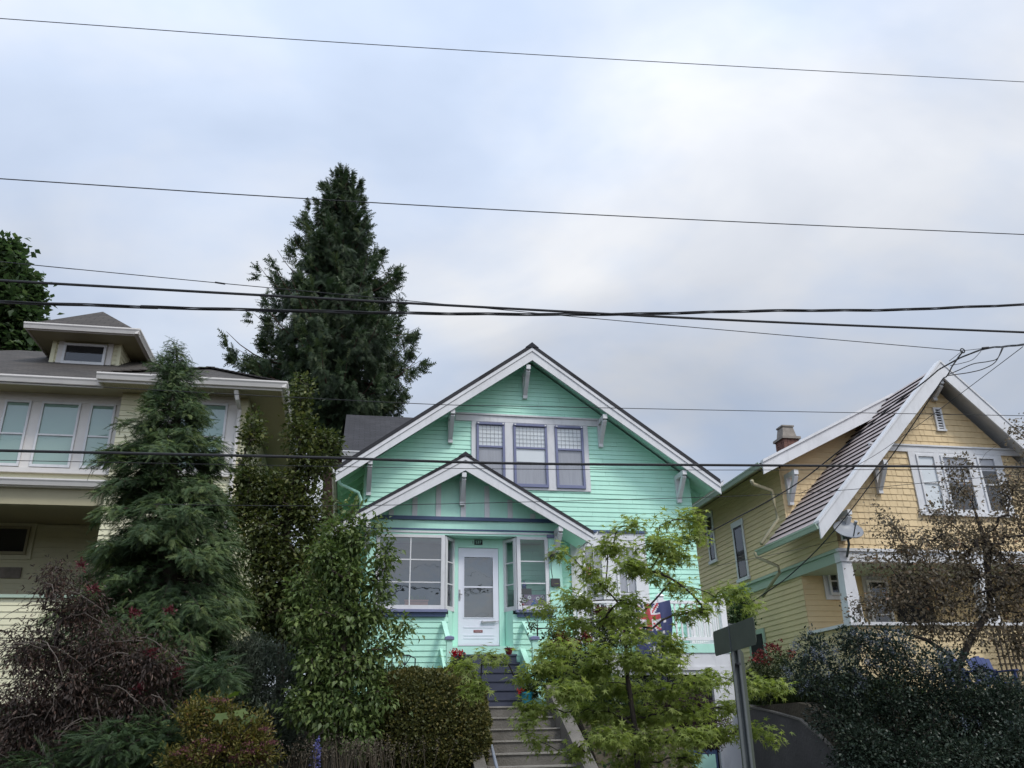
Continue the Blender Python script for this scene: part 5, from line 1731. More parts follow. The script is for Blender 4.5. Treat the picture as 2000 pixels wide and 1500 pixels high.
def tree(name, label, cat, base, stems, blobs, rng_seed, ntips, per, spread, size, mat, bark, tmpl, r_tip=.004, r_base=.05, group=None,
         droop=.25, flat=0., power=.5, wob=.1, seg=.18, bias=.5, up=.15, parts=('trunk', 'crown'), young=.25, extra_leaves=0, along=.7):
    rng = np.random.default_rng(rng_seed)
    root = tag(empty(name, base), label, cat, group)
    tg, _ = sample(blobs, ntips, rng, power)
    nodes, par, tips = colonise(stems, tg, rng, seg, wob, bias, up)
    skeleton_mesh(parts[0], bark, root, nodes, par, tips, r_tip, r_base, len(stems))
    P, U, N, S, tone = leaves_at(nodes, par, tips, rng, per, spread, size, droop, flat, young=young, along=along)
    if extra_leaves:
        P2, d = sample(blobs, extra_leaves, rng, .35)
        n = len(P2)
        P = np.vstack([P, P2]); U = np.vstack([U, d + rng.normal(size=(n, 3)) * .5 - np.array([0, 0, droop])])
        N = np.vstack([N, np.array([0, 0, 1.]) + rng.normal(size=(n, 3)) * .5]); S = np.concatenate([S, size * (.6 + .6 * rng.random(n))])
        tone = np.concatenate([tone, np.clip(.4 + .18 * rng.normal(size=n), 0, 1)])
    leaf_mesh(parts[1], mat, root, P, U, N, S, tone, tmpl)
    return root, nodes, par, tips, rng


def conifer(name, label, base, apex, prof, Y, nb, seed, spray, ssize, mat, bark, r_base, mode):
    """Whorled branches to a surveyed outline; prof = [(py, left px, right px)...] about the trunk line."""
    rng = np.random.default_rng(seed)
    base, apex = np.array(base, float), np.array(apex, float)
    root = tag(empty(name, base), label, 'tree')
    py = np.array([p[0] for p in prof], float)
    zz = np.array([float(at(1000, p, Y)[2]) for p in py])
    k = pxm(Y)
    ll = np.array([p[1] for p in prof]) * k; rr = np.array([p[2] for p in prof]) * k
    o = np.argsort(zz); zz, ll, rr = zz[o], ll[o], rr[o]
    mb = MB()
    axis = apex - base
    pts = [base + axis * f + np.array([math.sin(f * 9) * .06, math.cos(f * 7) * .05, 0]) * (f > .02) for f in np.linspace(0, 1, 18)]
    mb.tube(pts, [float(r_base * (1 - f) ** .85 + .012) for f in np.linspace(0, 1, 18)], 10, cap=False)
    Ps, Us, Ns, Ss, Ts = [], [], [], [], []
    gold = 2.39996
    for i in range(nb):
        f = (i + rng.random()) / nb
        # more branches low down where the tree is wide
        zt_ = float(np.interp(360 if mode == 'cedar' else 712, py[::1], np.array([float(at(1000, p, Y)[2]) for p in py])))
        z = zz[0] + (zt_ - zz[0]) * (1 - (1 - f) ** 1.2 if mode == 'cedar' else f ** .92)
        az = i * gold + rng.normal() * .35
        ca, sa = math.cos(az), math.sin(az)
        rl = np.interp(z, zz, rr if ca > 0 else ll)
        ro = (np.interp(z, zz, rr) + np.interp(z, zz, ll)) / 2
        R = math.hypot(rl * ca, ro * sa) * (1.04 if mode == 'cedar' else 1.05)
        L = R * (rng.uniform(.62, 1.04) if rng.random() > .1 else rng.uniform(1.0, 1.12))
        if L < .08: L = .08
        t = (z - base[2]) / axis[2]
        p0 = base + axis * t
        dirh = np.array([ca, sa, 0])
        if mode == 'cedar':
            e0, e1 = rng.uniform(-.35, 0), rng.uniform(.08, .3)
            ns = 9
            cv = [p0 + dirh * L * s + np.array([0, 0, L * (e0 * s - .55 * s * (1 - s) * 1.2 + e1 * s * s * s)]) for s in np.linspace(0, 1, ns)]
        else:
            e0 = rng.uniform(-.1, .6) * (.4 + .9 * (z - zz[0]) / (zz[-1] - zz[0]))
            dq = rng.uniform(.2, .6)
            ns = 8
            cv = [p0 + dirh * L * s + np.array([0, 0, L * (e0 * s - dq * s * s)]) for s in np.linspace(0, 1, ns)]
        cv = np.array(cv)
        mb.tube(list(cv), [float(max(.006, .018 * L * (1 - s * .9))) for s in np.linspace(0, 1, ns)], 5, cap=False)
        if mode == 'cedar':
            nc = max(2, int(2 + L * 3.2))
            cs = np.sort(rng.uniform(.22, 1.0, nc)); cs[-1] = .97
            m = int(nc * 24)
            s = np.clip(np.repeat(cs, 24) + rng.normal(size=m) * .022, .1, 1.05)
            ix = np.clip(s * (ns - 1), 0, ns - 1.001); i0 = ix.astype(int); fr = (ix - i0)[:, None]
            P = cv[i0] * (1 - fr) + cv[np.minimum(i0 + 1, ns - 1)] * fr
            cu_ = np.repeat(rng.normal(size=nc), 24)
            side = np.array([-sa, ca, 0])
            wdt = .34 * L * (1.1 - np.minimum(s, 1.05)) ** .7 + .16
            u = cu_ * .9 + rng.normal(size=m) * .24
            P = P + side * (u * wdt * .6)[:, None] + np.array([0, 0, -1]) * (np.abs(u) * wdt * .25 + rng.random(m) * .42)[:, None]
            U = dirh * .4 + side * (np.sign(u) * .3)[:, None] + np.array([0, 0, -.75]) + rng.normal(size=(m, 3)) * .35
            up_ = s > .86
            U[up_] = dirh * .8 + np.array([0, 0, .25]) + rng.normal(size=(up_.sum(), 3)) * .4
            N = rng.normal(size=(m, 3)) * .6 + dirh * .8 + np.array([0, 0, .4])
            S = ssize * rng.uniform(.55, 1.15, m) * min(1, .55 + .3 * L)
            tn = .34 + .14 * rng.normal(size=m) + .3 * (s > .8) * rng.random(m)
        else:
            m = int(14 + L * 118)
            s = rng.uniform(.12, 1.0, m) ** .75
            ix = np.clip(s * (ns - 1), 0, ns - 1.001); i0 = ix.astype(int); fr = (ix - i0)[:, None]
            P = cv[i0] * (1 - fr) + cv[np.minimum(i0 + 1, ns - 1)] * fr
            tg_ = nrm_(cv[np.minimum(i0 + 1, ns - 1)] - cv[i0])
            side = np.array([-sa, ca, 0])
            sg = np.where(rng.random(m) < .5, -1., 1.)
            wdt = .34 * L * (1.08 - s) ** .8
            q = rng.random(m) * wdt
            P = P + side * (sg * q)[:, None] + dirh * (q * .5)[:, None] - np.array([0, 0, 1]) * (q * .28)[:, None] + rng.normal(size=(m, 3)) * .045
            U = tg_ * .75 + side * (sg * rng.uniform(.2, .8, m))[:, None] + np.array([0, 0, -.15]) + rng.normal(size=(m, 3)) * .36
            N = np.array([0, 0, 1.]) + dirh * .25 + rng.normal(size=(m, 3)) * .4
            S = ssize * rng.uniform(.6, 1.2, m) * min(1, .4 + L * .8)
            tn = .34 + .12 * rng.normal(size=m) + .38 * (s > .78) * rng.random(m)
        Ps.append(P); Us.append(U); Ns.append(N); Ss.append(S); Ts.append(tn)
    mb.build('trunk', bark, root, smooth=True)
    leaf_mesh('crown', mat, root, np.vstack(Ps), np.vstack(Us), np.vstack(Ns), np.concatenate(Ss), np.concatenate(Ts), spray)
    return root


# tall cedar behind, between the houses
YC = 28.0
conifer('cedar_tree', 'tall dark cedar with drooping foliage rising between the cream and green houses', at(655, 1120, YC) * np.array([1, 1, 0]) + np.array([0, 0, 1.9]), at(674, 322, YC),
        [(322, 2, 2), (345, 8, 10), (375, 22, 20), (400, 40, 44), (430, 60, 46), (460, 70, 56), (495, 104, 90), (530, 118, 92), (570, 162, 138), (605, 190, 156), (640, 200, 152), (670, 232, 172), (700, 225, 168), (740, 205, 186), (780, 165, 200), (820, 95, 120), (862, 60, 70), (900, 30, 40)],
        YC, 270, 11, T_spray(5, .42, .12, .2), .32, M['l_cedar'], M['bark_red'], .52, 'cedar')
# hemlock in front of the cream house
YHM = 13.0
conifer('hemlock_tree', 'dense dark green hemlock with feathery sprays in front of the cream house', at(330, 1560, YHM) * np.array([1, 1, 0]) + np.array([0, 0, 1.2]), at(340, 676, YHM),
        [(672, 2, 2), (700, 5, 7), (728, 16, 20), (752, 34, 42), (780, 46, 54), (812, 50, 62), (845, 60, 62), (890, 112, 80), (935, 128, 92), (985, 128, 96), (1040, 150, 112), (1090, 180, 122), (1140, 205, 132), (1200, 228, 128), (1260, 200, 125), (1330, 190, 140), (1420, 190, 150), (1490, 170, 120)],
        YHM, 330, 5, T_spray(8, .32, .06, .14), .18, M['l_hem'], M['bark'], .14, 'hemlock')

# broadleaf tree far left
bl = blobs3([(5, 600, 62, 70), (-20, 520, 55, 55), (40, 560, 30, 40), (10, 500, 26, 30), (-90, 570, 110, 110), (45, 640, 30, 40), (20, 680, 50, 40)], 26.5)
b = at(-30, 900, 26.5); b[2] = 2.0
tree('broadleaf_tree', 'leafy green tree behind the cream house at the far left', 'tree', b, [b, b + [0.1, 0, 2], b + [.1, 0, 4], at(-20, 720, 26.5), at(-15, 640, 26.5)], bl, 21, 420, 34, .22, .24, M['l_far'], M['bark'], T_leaf(.36), .012, .22, extra_leaves=6000)

# bronze-green upright trees in the gap between the houses
spec = [(492, 845, 17, 62), (486, 930, 34, 45), (470, 985, 28, 40), (586, 775, 27, 52), (590, 850, 40, 55), (640, 860, 32, 22), (612, 905, 52, 40), (540, 960, 62, 48), (600, 1000, 68, 58), (510, 1050, 60, 70), (570, 1110, 85, 70), (520, 1180, 80, 70), (590, 1210, 70, 60)]
bl = blobs3(spec, 14.9)
b = at(545, 1420, 14.9); b[2] = 1.95
tree('hornbeam_tree', 'bronze green upright tree filling the gap beside the cream house', 'tree', b, [b, at(548, 1250, 14.9), at(552, 1120, 14.9), at(565, 1000, 14.9), at(585, 880, 14.9), at(587, 740, 14.9)], bl, 31, 800, 20, .085, .085, M['l_brown'], M['bark'], T_leaf(.34), .004, .07, power=.7, wob=.08, up=.3, extra_leaves=4500)

# apple tree left of the porch
spec = [(690, 1000, 13, 24), (664, 1035, 34, 22), (700, 1050, 26, 36), (735, 1020, 10, 10), (752, 1075, 13, 46), (738, 1150, 26, 40), (640, 1085, 42, 36), (590, 1150, 26, 30), (600, 1210, 38, 42), (680, 1130, 42, 46), (690, 1210, 46, 50), (740, 1210, 34, 32), (640, 1290, 64, 50), (715, 1290, 46, 46), (790, 1222, 22, 12), (770, 1265, 24, 16), (592, 1380, 34, 46), (660, 1380, 60, 50), (735, 1370, 40, 40), (700, 1440, 40, 40)]
bl = blobs3(spec, 12.3)
b = at(668, 1560, 12.3); b[2] = 1.15
AP = tree('apple_tree', 'light green apple tree with loose upright shoots left of the porch', 'tree', b, [b, at(665, 1440, 12.3), at(668, 1330, 12.3), at(675, 1200, 12.3), at(686, 1080, 12.3), at(691, 985, 12.3)], bl, 41, 620, 15, .085, .088, M['l_apple'], M['bark'], T_leaf(.27, .1, -.22), .0035, .05, power=.6, wob=.05, up=.3, droop=.4, extra_leaves=2500)

# clipped hedge ball
rng = np.random.default_rng(51)
c = at(830, 1420, 13.0); k = pxm(13.0)
root = tag(empty('hedge', (c[0], 13.0, 1.2)), 'rounded clipped bronze green hedge left of the concrete stairs', 'hedge')
n = 70000
d = nrm_(rng.normal(size=(n, 3)))
ex_ = 2.9
rr = (np.abs(d[:, 0]) ** ex_ + np.abs(d[:, 1]) ** ex_ + np.abs(d[:, 2]) ** ex_) ** (-1 / ex_)
lump = 1 + .035 * np.sin(d[:, 0] * 9 + 1) * np.sin(d[:, 1] * 8 + d[:, 2] * 7) + .02 * np.sin(d[:, 2] * 17 + d[:, 0] * 13)
rad = np.array([113 * k, .72, 96 * k])
dep = 1 - rng.random(n) ** 1.6 * .35
P = c + d * (rr * lump * dep)[:, None] * rad
U = d * .8 + rng.normal(size=(n, 3)) * .6 + np.array([0, 0, .25])
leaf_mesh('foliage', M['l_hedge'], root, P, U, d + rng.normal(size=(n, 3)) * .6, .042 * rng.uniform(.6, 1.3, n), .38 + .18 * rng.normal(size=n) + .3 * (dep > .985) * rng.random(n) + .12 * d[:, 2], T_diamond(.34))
nodes, par, tips = colonise([np.array([c[0], 13., .8]), c - [0, 0, .3]], c + nrm_(rng.normal(size=(240, 3))) * rad * .82, rng, .15, .08)
skeleton_mesh('branches', M['bark_dark'], root, nodes, par, tips, .003, .03, 2)

# weeping dark red maple bottom left
spec = [(150, 1180, 60, 45), (60, 1270, 70, 50), (190, 1260, 90, 50), (300, 1300, 80, 45), (120, 1340, 110, 60), (250, 1380, 100, 50), (40, 1400, 80, 70), (170, 1440, 120, 50), (330, 1400, 50, 40), (20, 1480, 80, 40), (110, 1130, 30, 35)]
bl = blobs3(spec, 11.4)
b = at(40, 1620, 11.4); b[2] = .75
RM = tree('weeping_maple', 'dark red weeping maple with pale bare twigs at the lower left', 'tree', b, [b, at(70, 1450, 11.4), at(120, 1380, 11.4), at(200, 1310, 11.4), at(290, 1265, 11.4)], bl, 61, 620, 30, .10, .062, M['l_red'], M['bark_dark'], T_needle(.14), .003, .06, droop=.75, power=.55, wob=.12, extra_leaves=7000, young=.3)
rng = RM[4]
mb = MB()
for i in range(60):
    a = sample(bl, 1, rng, .7)[0][0] + np.array([0, -.15, .1])
    dr = rng.normal(size=3) * np.array([1, .3, .25]); dr /= np.linalg.norm(dr)
    L = rng.uniform(.25, .85)
    pts = [a + dr * L * s + np.array([0, 0, .1 * s * L - .55 * s * s * L]) + rng.normal(size=3) * .012 for s in np.linspace(0, 1, 7)]
    mb.tube(pts, [.007 - .005 * s for s in np.linspace(0, 1, 7)], 4, cap=False)
mb.build('bare_twigs', M['bark_pale'], RM[0])
# deep red flower sprigs scattered through it
for sp in [(158, 1105, 10, 16), (185, 1150, 12, 12), (262, 1196, 12, 9), (332, 1192, 11, 8), (350, 1312, 11, 12), (296, 1275, 12, 9), (270, 1345, 14, 9)]:
    P, d = sample(blobs3([sp], 11.15), 75, rng, 1.3)
    leaf_mesh('red_sprig', M['l_redflower'], RM[0], P, d + [0, 0, .3], rng.normal(size=(75, 3)), np.full(75, .045), rng.random(75), T_diamond(.25))

# lower spray of hemlock seedlings at the very bottom
spec = [(230, 1450, 90, 45), (90, 1490, 60, 25), (330, 1440, 70, 50), (420, 1320, 50, 45)]
bl = blobs3(spec, 11.0)
rng = np.random.default_rng(71)
P, d = sample(bl, 1500, rng, .6)
root = tag(empty('young_hemlock', at(240, 1540, 11.0)), 'low dark hemlock sprays under the red maple at the bottom edge', 'shrub')
nodes, par, tips = colonise([at(240, 1560, 11.0), at(240, 1490, 11.0)], P[:160], rng, .15, .1)
skeleton_mesh('stem', M['bark_dark'], root, nodes, par, tips, .003, .02, 2)
leaf_mesh('foliage', M['l_hem'], root, P, d * [1, .8, .3] + [0, -.2, -.1] + rng.normal(size=P.shape) * .3, np.array([0, 0, 1.]) + rng.normal(size=P.shape) * .35, .2 * rng.uniform(.6, 1.2, 1500), .3 + .18 * rng.normal(size=1500), T_spray(8, .3, .05, .15))

# grey green shrub, spiraea, seedlings, dry stalks
spec = [(490, 1265, 48, 22), (520, 1310, 60, 50), (470, 1340, 50, 60), (530, 1400, 60, 60), (560, 1460, 40, 40)]
bl = blobs3(spec, 12.9); b = at(510, 1520, 12.9)
tree('lavender_shrub', 'grey green feathery shrub left of the apple tree', 'shrub', b, [b, at(508, 1440, 12.9), at(505, 1370, 12.9)], bl, 81, 500, 24, .06, .06, M['l_grey'], M['bark_dark'], T_needle(.16), .002, .02, up=.4, droop=-.4, parts=('stem', 'foliage'), extra_leaves=2500)
spec = [(430, 1460, 90, 36), (380, 1400, 36, 26), (500, 1470, 46, 36), (460, 1420, 60, 36), (410, 1380, 40, 16), (350, 1480, 40, 22)]
bl = blobs3(spec, 10.6); b = at(440, 1590, 10.6)
SPR = tree('spiraea_shrub', 'golden and bronze spiraea shrub with dull pink flower heads at the bottom', 'shrub', b, [b, at(438, 1530, 10.6), at(436, 1480, 10.6)], bl, 91, 420, 22, .05, .052, M['l_spir'], M['bark_dark'], T_leaf(.2, .05, -.1), .002, .018, up=.4, droop=-.1, parts=('stem', 'foliage'), extra_leaves=1200)
rng = SPR[4]
cen = sample(blobs3([(420, 1465, 80, 26), (500, 1465, 46, 26), (425, 1370, 14, 5), (515, 1430, 10, 10), (345, 1480, 20, 12)], 10.45), 46, rng, .6)[0]
P = np.repeat(cen, 50, 0) + rng.normal(size=(46 * 50, 3)) * [.035, .035, .014]
leaf_mesh('flower_heads', M['l_pink'], SPR[0], P, rng.normal(size=P.shape) + [0, 0, .8], rng.normal(size=P.shape), np.full(len(P), .018), rng.random(len(P)), T_diamond(.4))
rng = np.random.default_rng(95)
b = at(440, 1480, 10.55)
root = tag(empty('maple_seedling', b), 'bright green maple seedling with a few large lobed leaves above the spiraea', 'seedling')
lp_ = [(432, 1405), (468, 1398), (455, 1372), (485, 1412), (418, 1392), (470, 1420)]
P = np.array([at(x, y - 12, 10.35 + .05 * i) for i, (x, y) in enumerate(lp_)])
mb = MB()
for p in P: mb.tube([b, (b + p) / 2 + [0, .03, .02], p], .003, 4)
mb.build('stem', M['bark_red'], root)
leaf_mesh('foliage', M['l_bigmaple'], root, P, np.array([[0.1, -.5, -.7], [.3, -.5, -.6], [.1, -.4, .2], [.6, -.5, -.4], [-.5, -.6, -.4], [.2, -.5, -.8]]), np.tile([0., -.6, .7], (6, 1)), np.full(6, .14), rng.random(6), T_palm(.5))


def stalks(name, label, cat, cen, n, h, spread, mat, seed, w=.006, lean=.15, kind=None, headmat=None):
    rng = np.random.default_rng(seed)
    root = tag(empty(name, cen), label, cat)
    P = np.array(cen) + rng.normal(size=(n, 3)) * spread
    P[:, 2] = cen[2] + rng.normal(size=n) * .03
    U = np.array([0, 0, 1.]) + rng.normal(size=(n, 3)) * lean
    leaf_mesh('stalks', mat, root, P, U, rng.normal(size=(n, 3)), h * rng.uniform(.55, 1.15, n), rng.random(n), (np.array([(0, -w, 0), (0, w, 0), (.6, w * .8, .03), (1, 0, .1), (.6, -w * .8, .03)]), [(0, 1, 2, 3, 4)]))
    tips_ = P + nrm_(U) * (h * .9)
    if headmat is not None:
        Q = np.repeat(P, 14, 0) + np.repeat(nrm_(U) * h, 14, 0) * rng.uniform(.55, 1.02, n * 14)[:, None] + rng.normal(size=(n * 14, 3)) * .012
        leaf_mesh('seed_heads', headmat, root, Q, rng.normal(size=Q.shape) + [0, 0, .5], rng.normal(size=Q.shape), np.full(len(Q), .022), rng.random(len(Q)), T_diamond(.3))
    return root


c = at(700, 1520, 11.2)
stalks('dried_lavender', 'dry brownish lavender stalks beneath the apple tree and hedge', 'plant', c, 130, .42, [.42, .25, .02], M['l_dry'], 101, .012, .16, headmat=M['l_dry'])
c = at(615, 1500, 11.0)
rng = np.random.default_rng(105)
root = tag(empty('larkspur', c), 'violet blue larkspur spike at the bottom beside the dry stalks', 'flower')
mb = MB(); tipz = at(622, 1440, 11.0); mb.tube([c - [0, 0, .3], c, tipz], .004, 5); mb.build('stem', M['bark'], root)
t = rng.random(150); P = c + (tipz - c) * t[:, None] + rng.normal(size=(150, 3)) * (.028 * (1.1 - t))[:, None]
leaf_mesh('flowers', M['l_larks'], root, P, rng.normal(size=P.shape), rng.normal(size=P.shape), np.full(150, .03), rng.random(150), T_diamond(.4))

# ------------------------------------------------------------------ street tree in the foreground: layered yellow-green maple
YM_ = 9.6
spec = [(1345, 1012, 40, 13), (1300, 1022, 34, 14), (1240, 1025, 34, 12), (1205, 1042, 20, 10), (1352, 1045, 28, 12), (1280, 1062, 58, 17), (1190, 1068, 40, 12), (1320, 1085, 40, 12), (1150, 1082, 20, 7), (1235, 1195, 26, 9), (1262, 1222, 26, 10), (1300, 1252, 30, 10), (1240, 1105, 46, 14), (1090, 1080, 16, 5), (1120, 1092, 14, 6), (1290, 1120, 36, 12), (1150, 1115, 24, 8), (1180, 1140, 40, 10), (1320, 1142, 16, 8), (1340, 1150, 12, 7), (1105, 1155, 22, 8), (1125, 1175, 40, 9), (1065, 1190, 40, 10), (1230, 1170, 30, 10), (1200, 1205, 50, 14), (1120, 1215, 60, 12), (1350, 1195, 36, 10), (1380, 1190, 26, 9), (1440, 1152, 28, 8), (1462, 1185, 16, 10), (1400, 1165, 20, 7), (1230, 1240, 60, 18), (1320, 1265, 30, 12), (1170, 1270, 50, 16), (1090, 1265, 40, 12), (1235, 1290, 60, 18), (1300, 1300, 44, 16), (1140, 1310, 60, 18), (1060, 1300, 46, 14), (1020, 1325, 22, 12), (960, 1284, 40, 7), (905, 1300, 22, 7), (930, 1345, 18, 22), (1200, 1340, 80, 20), (1100, 1350, 70, 20), (1040, 1385, 40, 14), (1290, 1350, 70, 20), (1370, 1330, 40, 14), (1400, 1320, 30, 12), (1150, 1390, 70, 20), (1250, 1400, 80, 20), (1340, 1390, 60, 18), (1410, 1380, 36, 14), (1480, 1340, 34, 12), (1440, 1330, 20, 9), (1520, 1345, 18, 9), (1470, 1425, 40, 12), (1515, 1440, 26, 9), (1420, 1430, 34, 12), (1030, 1415, 22, 20), (1050, 1450, 16, 10), (1180, 1440, 60, 20), (1270, 1450, 70, 24), (1350, 1440, 50, 16), (1120, 1470, 24, 12), (1240, 1490, 70, 20), (1340, 1480, 40, 12)]
bl = []
rng = np.random.default_rng(111)
for s in spec:
    y = YM_ + rng.uniform(-.75, .75) * (1 if 1080 < s[0] < 1400 else .35)
    k = pxm(y, s[0], s[1])
    bl.append((at(s[0], s[1], y), np.array([s[2] * k, max(.16, s[2] * k * .9), s[3] * k])))
b = at(1250, 1660, YM_); b[2] = .16
stem = [b, at(1246, 1510, YM_), at(1240, 1420, YM_), at(1225, 1320, YM_), at(1222, 1240, YM_), at(1226, 1180, YM_)]
MP = tree('street_maple', 'yellow green layered maple on the verge in front of the deck and garage', 'tree', b, stem, bl, 113, 1080, 14, .066, .076, M['l_maple'], M['bark_dark'], T_palm(.22), .0022, .032, flat=.3, droop=.55, power=.8, wob=.06, seg=.14, up=.12, bias=.35, extra_leaves=0, along=.4)

# ------------------------------------------------------------------ crab apple on the right
YCB = 13.7
spec = [(1870, 905, 28, 24), (1868, 955, 44, 26), (1850, 1000, 50, 26), (1975, 945, 40, 40), (1995, 845, 18, 26), (1740, 1030, 34, 26), (1712, 1000, 12, 16), (1770, 1070, 60, 34), (1700, 1095, 34, 26), (1850, 1060, 70, 40), (1940, 1040, 70, 50), (1790, 1120, 90, 40), (1900, 1120, 100, 50), (1990, 1120, 70, 60), (1740, 1170, 60, 36), (1840, 1180, 90, 40), (1950, 1190, 80, 44), (1680, 1190, 26, 18), (1900, 1240, 70, 24), (1985, 1255, 50, 36), (1800, 1225, 60, 22), (2040, 1000, 60, 120), (2060, 1200, 60, 100)]
bl = blobs3(spec, YCB)
b = at(1888, 1440, YCB); b[2] = 1.6
stem = [b, at(1878, 1370, YCB), at(1868, 1310, YCB), at(1900, 1240, YCB), at(1935, 1190, YCB), at(1925, 1060, YCB), at(1900, 985, YCB), at(1898, 930, YCB), at(1925, 885, YCB), at(1965, 858, YCB), at(2000, 830, YCB)]
CB = tree('crabapple_tree', 'purple bronze crab apple with arching dark limbs before the yellow house', 'tree', b, stem, bl, 121, 1050, 17, .10, .072, M['l_crab'], M['bark_dark'], T_leaf(.3, .08, -.15), .003, .06, power=.6, wob=.12, droop=.25, young=.3, extra_leaves=1200, up=.1)
# extra limb to the left
mb = MB()
mb.tube([at(1866, 1310, YCB), at(1850, 1275, YCB), at(1810, 1250, YCB), at(1755, 1232, YCB), at(1710, 1228, YCB)], [.045, .04, .032, .024, .012], 8)
mb.build('limb', M['bark_dark'], CB[0], smooth=True)

# ------------------------------------------------------------------ ceanothus
YB_ = 12.5
spec = [(1590, 1270, 40, 34), (1560, 1320, 40, 36), (1690, 1265, 56, 34), (1655, 1250, 26, 26), (1740, 1260, 50, 40), (1820, 1300, 80, 40), (1640, 1330, 70, 46), (1730, 1350, 90, 50), (1850, 1370, 90, 50), (1930, 1370, 80, 50), (1640, 1400, 70, 46), (1750, 1430, 110, 56), (1900, 1440, 110, 60), (1990, 1400, 70, 80), (1700, 1490, 90, 40), (1850, 1500, 120, 40), (2000, 1490, 80, 50), (1690, 1470, 60, 50, 12.0), (1780, 1490, 80, 40, 11.9), (1900, 1480, 90, 50, 11.9), (2000, 1450, 70, 60, 11.9)]
bl = blobs3(spec, YB_)
b = at(1760, 1600, YB_); b[2] = .9
CE = tree('ceanothus_shrub', 'large dark green shrub with dull blue blossom in front of the yellow house', 'shrub', b, [b, at(1760, 1520, YB_), at(1750, 1450, YB_), at(1740, 1380, YB_)], bl, 131, 700, 46, .09, .055, M['l_cean'], M['bark_dark'], T_leaf(.3), .003, .045, droop=-.15, power=.4, extra_leaves=26000, parts=('stem', 'foliage'))
rng = CE[4]
bs = blobs3([(1590, 1262, 42, 34), (1555, 1320, 30, 30), (1690, 1258, 56, 34), (1740, 1262, 50, 36), (1640, 1330, 50, 30), (1820, 1295, 70, 30), (1610, 1300, 40, 40), (1900, 1430, 90, 50), (1700, 1300, 50, 30)], YB_ - .12)
cen, dd = sample(bs, 150, rng, .25)
P = np.repeat(cen, 34, 0) + rng.normal(size=(150 * 34, 3)) * [.022, .022, .034]
leaf_mesh('blossom', M['l_blue'], CE[0], P, rng.normal(size=P.shape) + [0, 0, .4], rng.normal(size=P.shape), np.full(len(P), .017), rng.random(len(P)), T_diamond(.45))

# ------------------------------------------------------------------ smaller plants
def shrub(name, label, cat, spec, Y, seed, tips_, per, spread, size, mat, tmpl, extra=0, flowers=None, fmat=None, fsize=.03, fn=20, bark='bark_dark', droop=.1, group=None):
    bl = blobs3(spec, Y)
    mx = np.mean([b_[0] for b_ in bl], axis=0)
    lo = min(b_[0][2] - b_[1][2] for b_ in bl)
    b = np.array([mx[0], mx[1], min(lo, mx[2] - .2)])
    r = tree(name, label, cat, b, [b, (b + mx) / 2, mx], bl, seed, tips_, per, spread, size, mat, M[bark], tmpl, .002, .016, parts=('stem', 'foliage'), droop=droop, extra_leaves=extra, group=group)
    if flowers:
        rng = r[4]
        fb = blobs3(flowers[0], Y - flowers[2] if len(flowers) > 2 else Y - .05)
        cen, dd = sample(fb, flowers[1], rng, .5)
        P = np.repeat(cen, fn, 0) + rng.normal(size=(len(cen) * fn, 3)) * fsize * .7
        leaf_mesh('flowers', fmat, r[0], P, rng.normal(size=P.shape) + [0, -.3, .2], rng.normal(size=P.shape), np.full(len(P), fsize), rng.random(len(P)), T_diamond(.5))
    return r


shrub('rose_bush', 'rose bush with large dull red blooms right of the porch steps', 'shrub', [(1100, 1250, 45, 26), (1090, 1300, 50, 36), (1140, 1300, 50, 40), (1060, 1330, 40, 30)], 15.2, 141, 220, 18, .06, .06, M['l_rose'], T_leaf(.34), 1500, ([(1096, 1250, 22, 13), (1118, 1255, 18, 12), (1085, 1262, 10, 8), (1140, 1240, 6, 8), (1145, 1245, 6, 6)], 44, .12), M['l_rosered'], .045, 26)
shrub('rose_bush', 'climbing rose with dark crimson blooms against the deck balusters', 'shrub', [(1180, 1210, 40, 30), (1210, 1240, 40, 30), (1170, 1260, 40, 40)], 15.9, 142, 160, 16, .06, .05, M['l_rose'], T_leaf(.34), 800, ([(1180, 1195, 16, 10), (1190, 1215, 20, 12), (1212, 1225, 10, 8), (1245, 1235, 5, 5)], 40, .15), M['l_redflower'], .04, 22)
# thin climbing shoots at the right porch wall
shrub('climbing_plant', 'thin trailing climber on the mint clapboards under the right porch window', 'plant', [(1022, 1195, 10, 14), (1040, 1225, 10, 14), (1020, 1170, 4, 8), (1080, 1205, 14, 20), (1082, 1235, 8, 16)], 16.6, 143, 60, 6, .03, .05, M['l_rose'], T_leaf(.34))
shrub('red_leaved_shrub', 'dark purple leaved shrub in front of the garage behind the maple', 'shrub', [(1330, 1370, 60, 20), (1360, 1415, 70, 26), (1290, 1400, 60, 24), (1390, 1440, 30, 20)], 13.6, 144, 260, 24, .07, .055, M['l_purp'], T_needle(.2), 3500)
shrub('rhododendron', 'dark green rhododendron on the bank right of the concrete stairs', 'shrub', [(1150, 1400, 50, 46), (1200, 1440, 70, 50), (1150, 1460, 50, 46), (1250, 1390, 60, 40), (1180, 1350, 60, 34)], 13.9, 145, 300, 20, .07, .09, M['l_far'], T_leaf(.26, .04, -.2), 2500)
shrub('nandina_shrub', 'low shrub with scarlet red sprays beside the yellow house corner', 'shrub', [(1500, 1300, 36, 30), (1470, 1320, 26, 30), (1530, 1300, 26, 30), (1500, 1340, 50, 30)], 15.4, 146, 160, 20, .06, .05, M['l_rose'], T_leaf(.28), 1200, ([(1512, 1265, 26, 14), (1490, 1285, 30, 14), (1535, 1250, 10, 8), (1545, 1275, 10, 10)], 46, .1), M['l_rosered'], .036, 12)
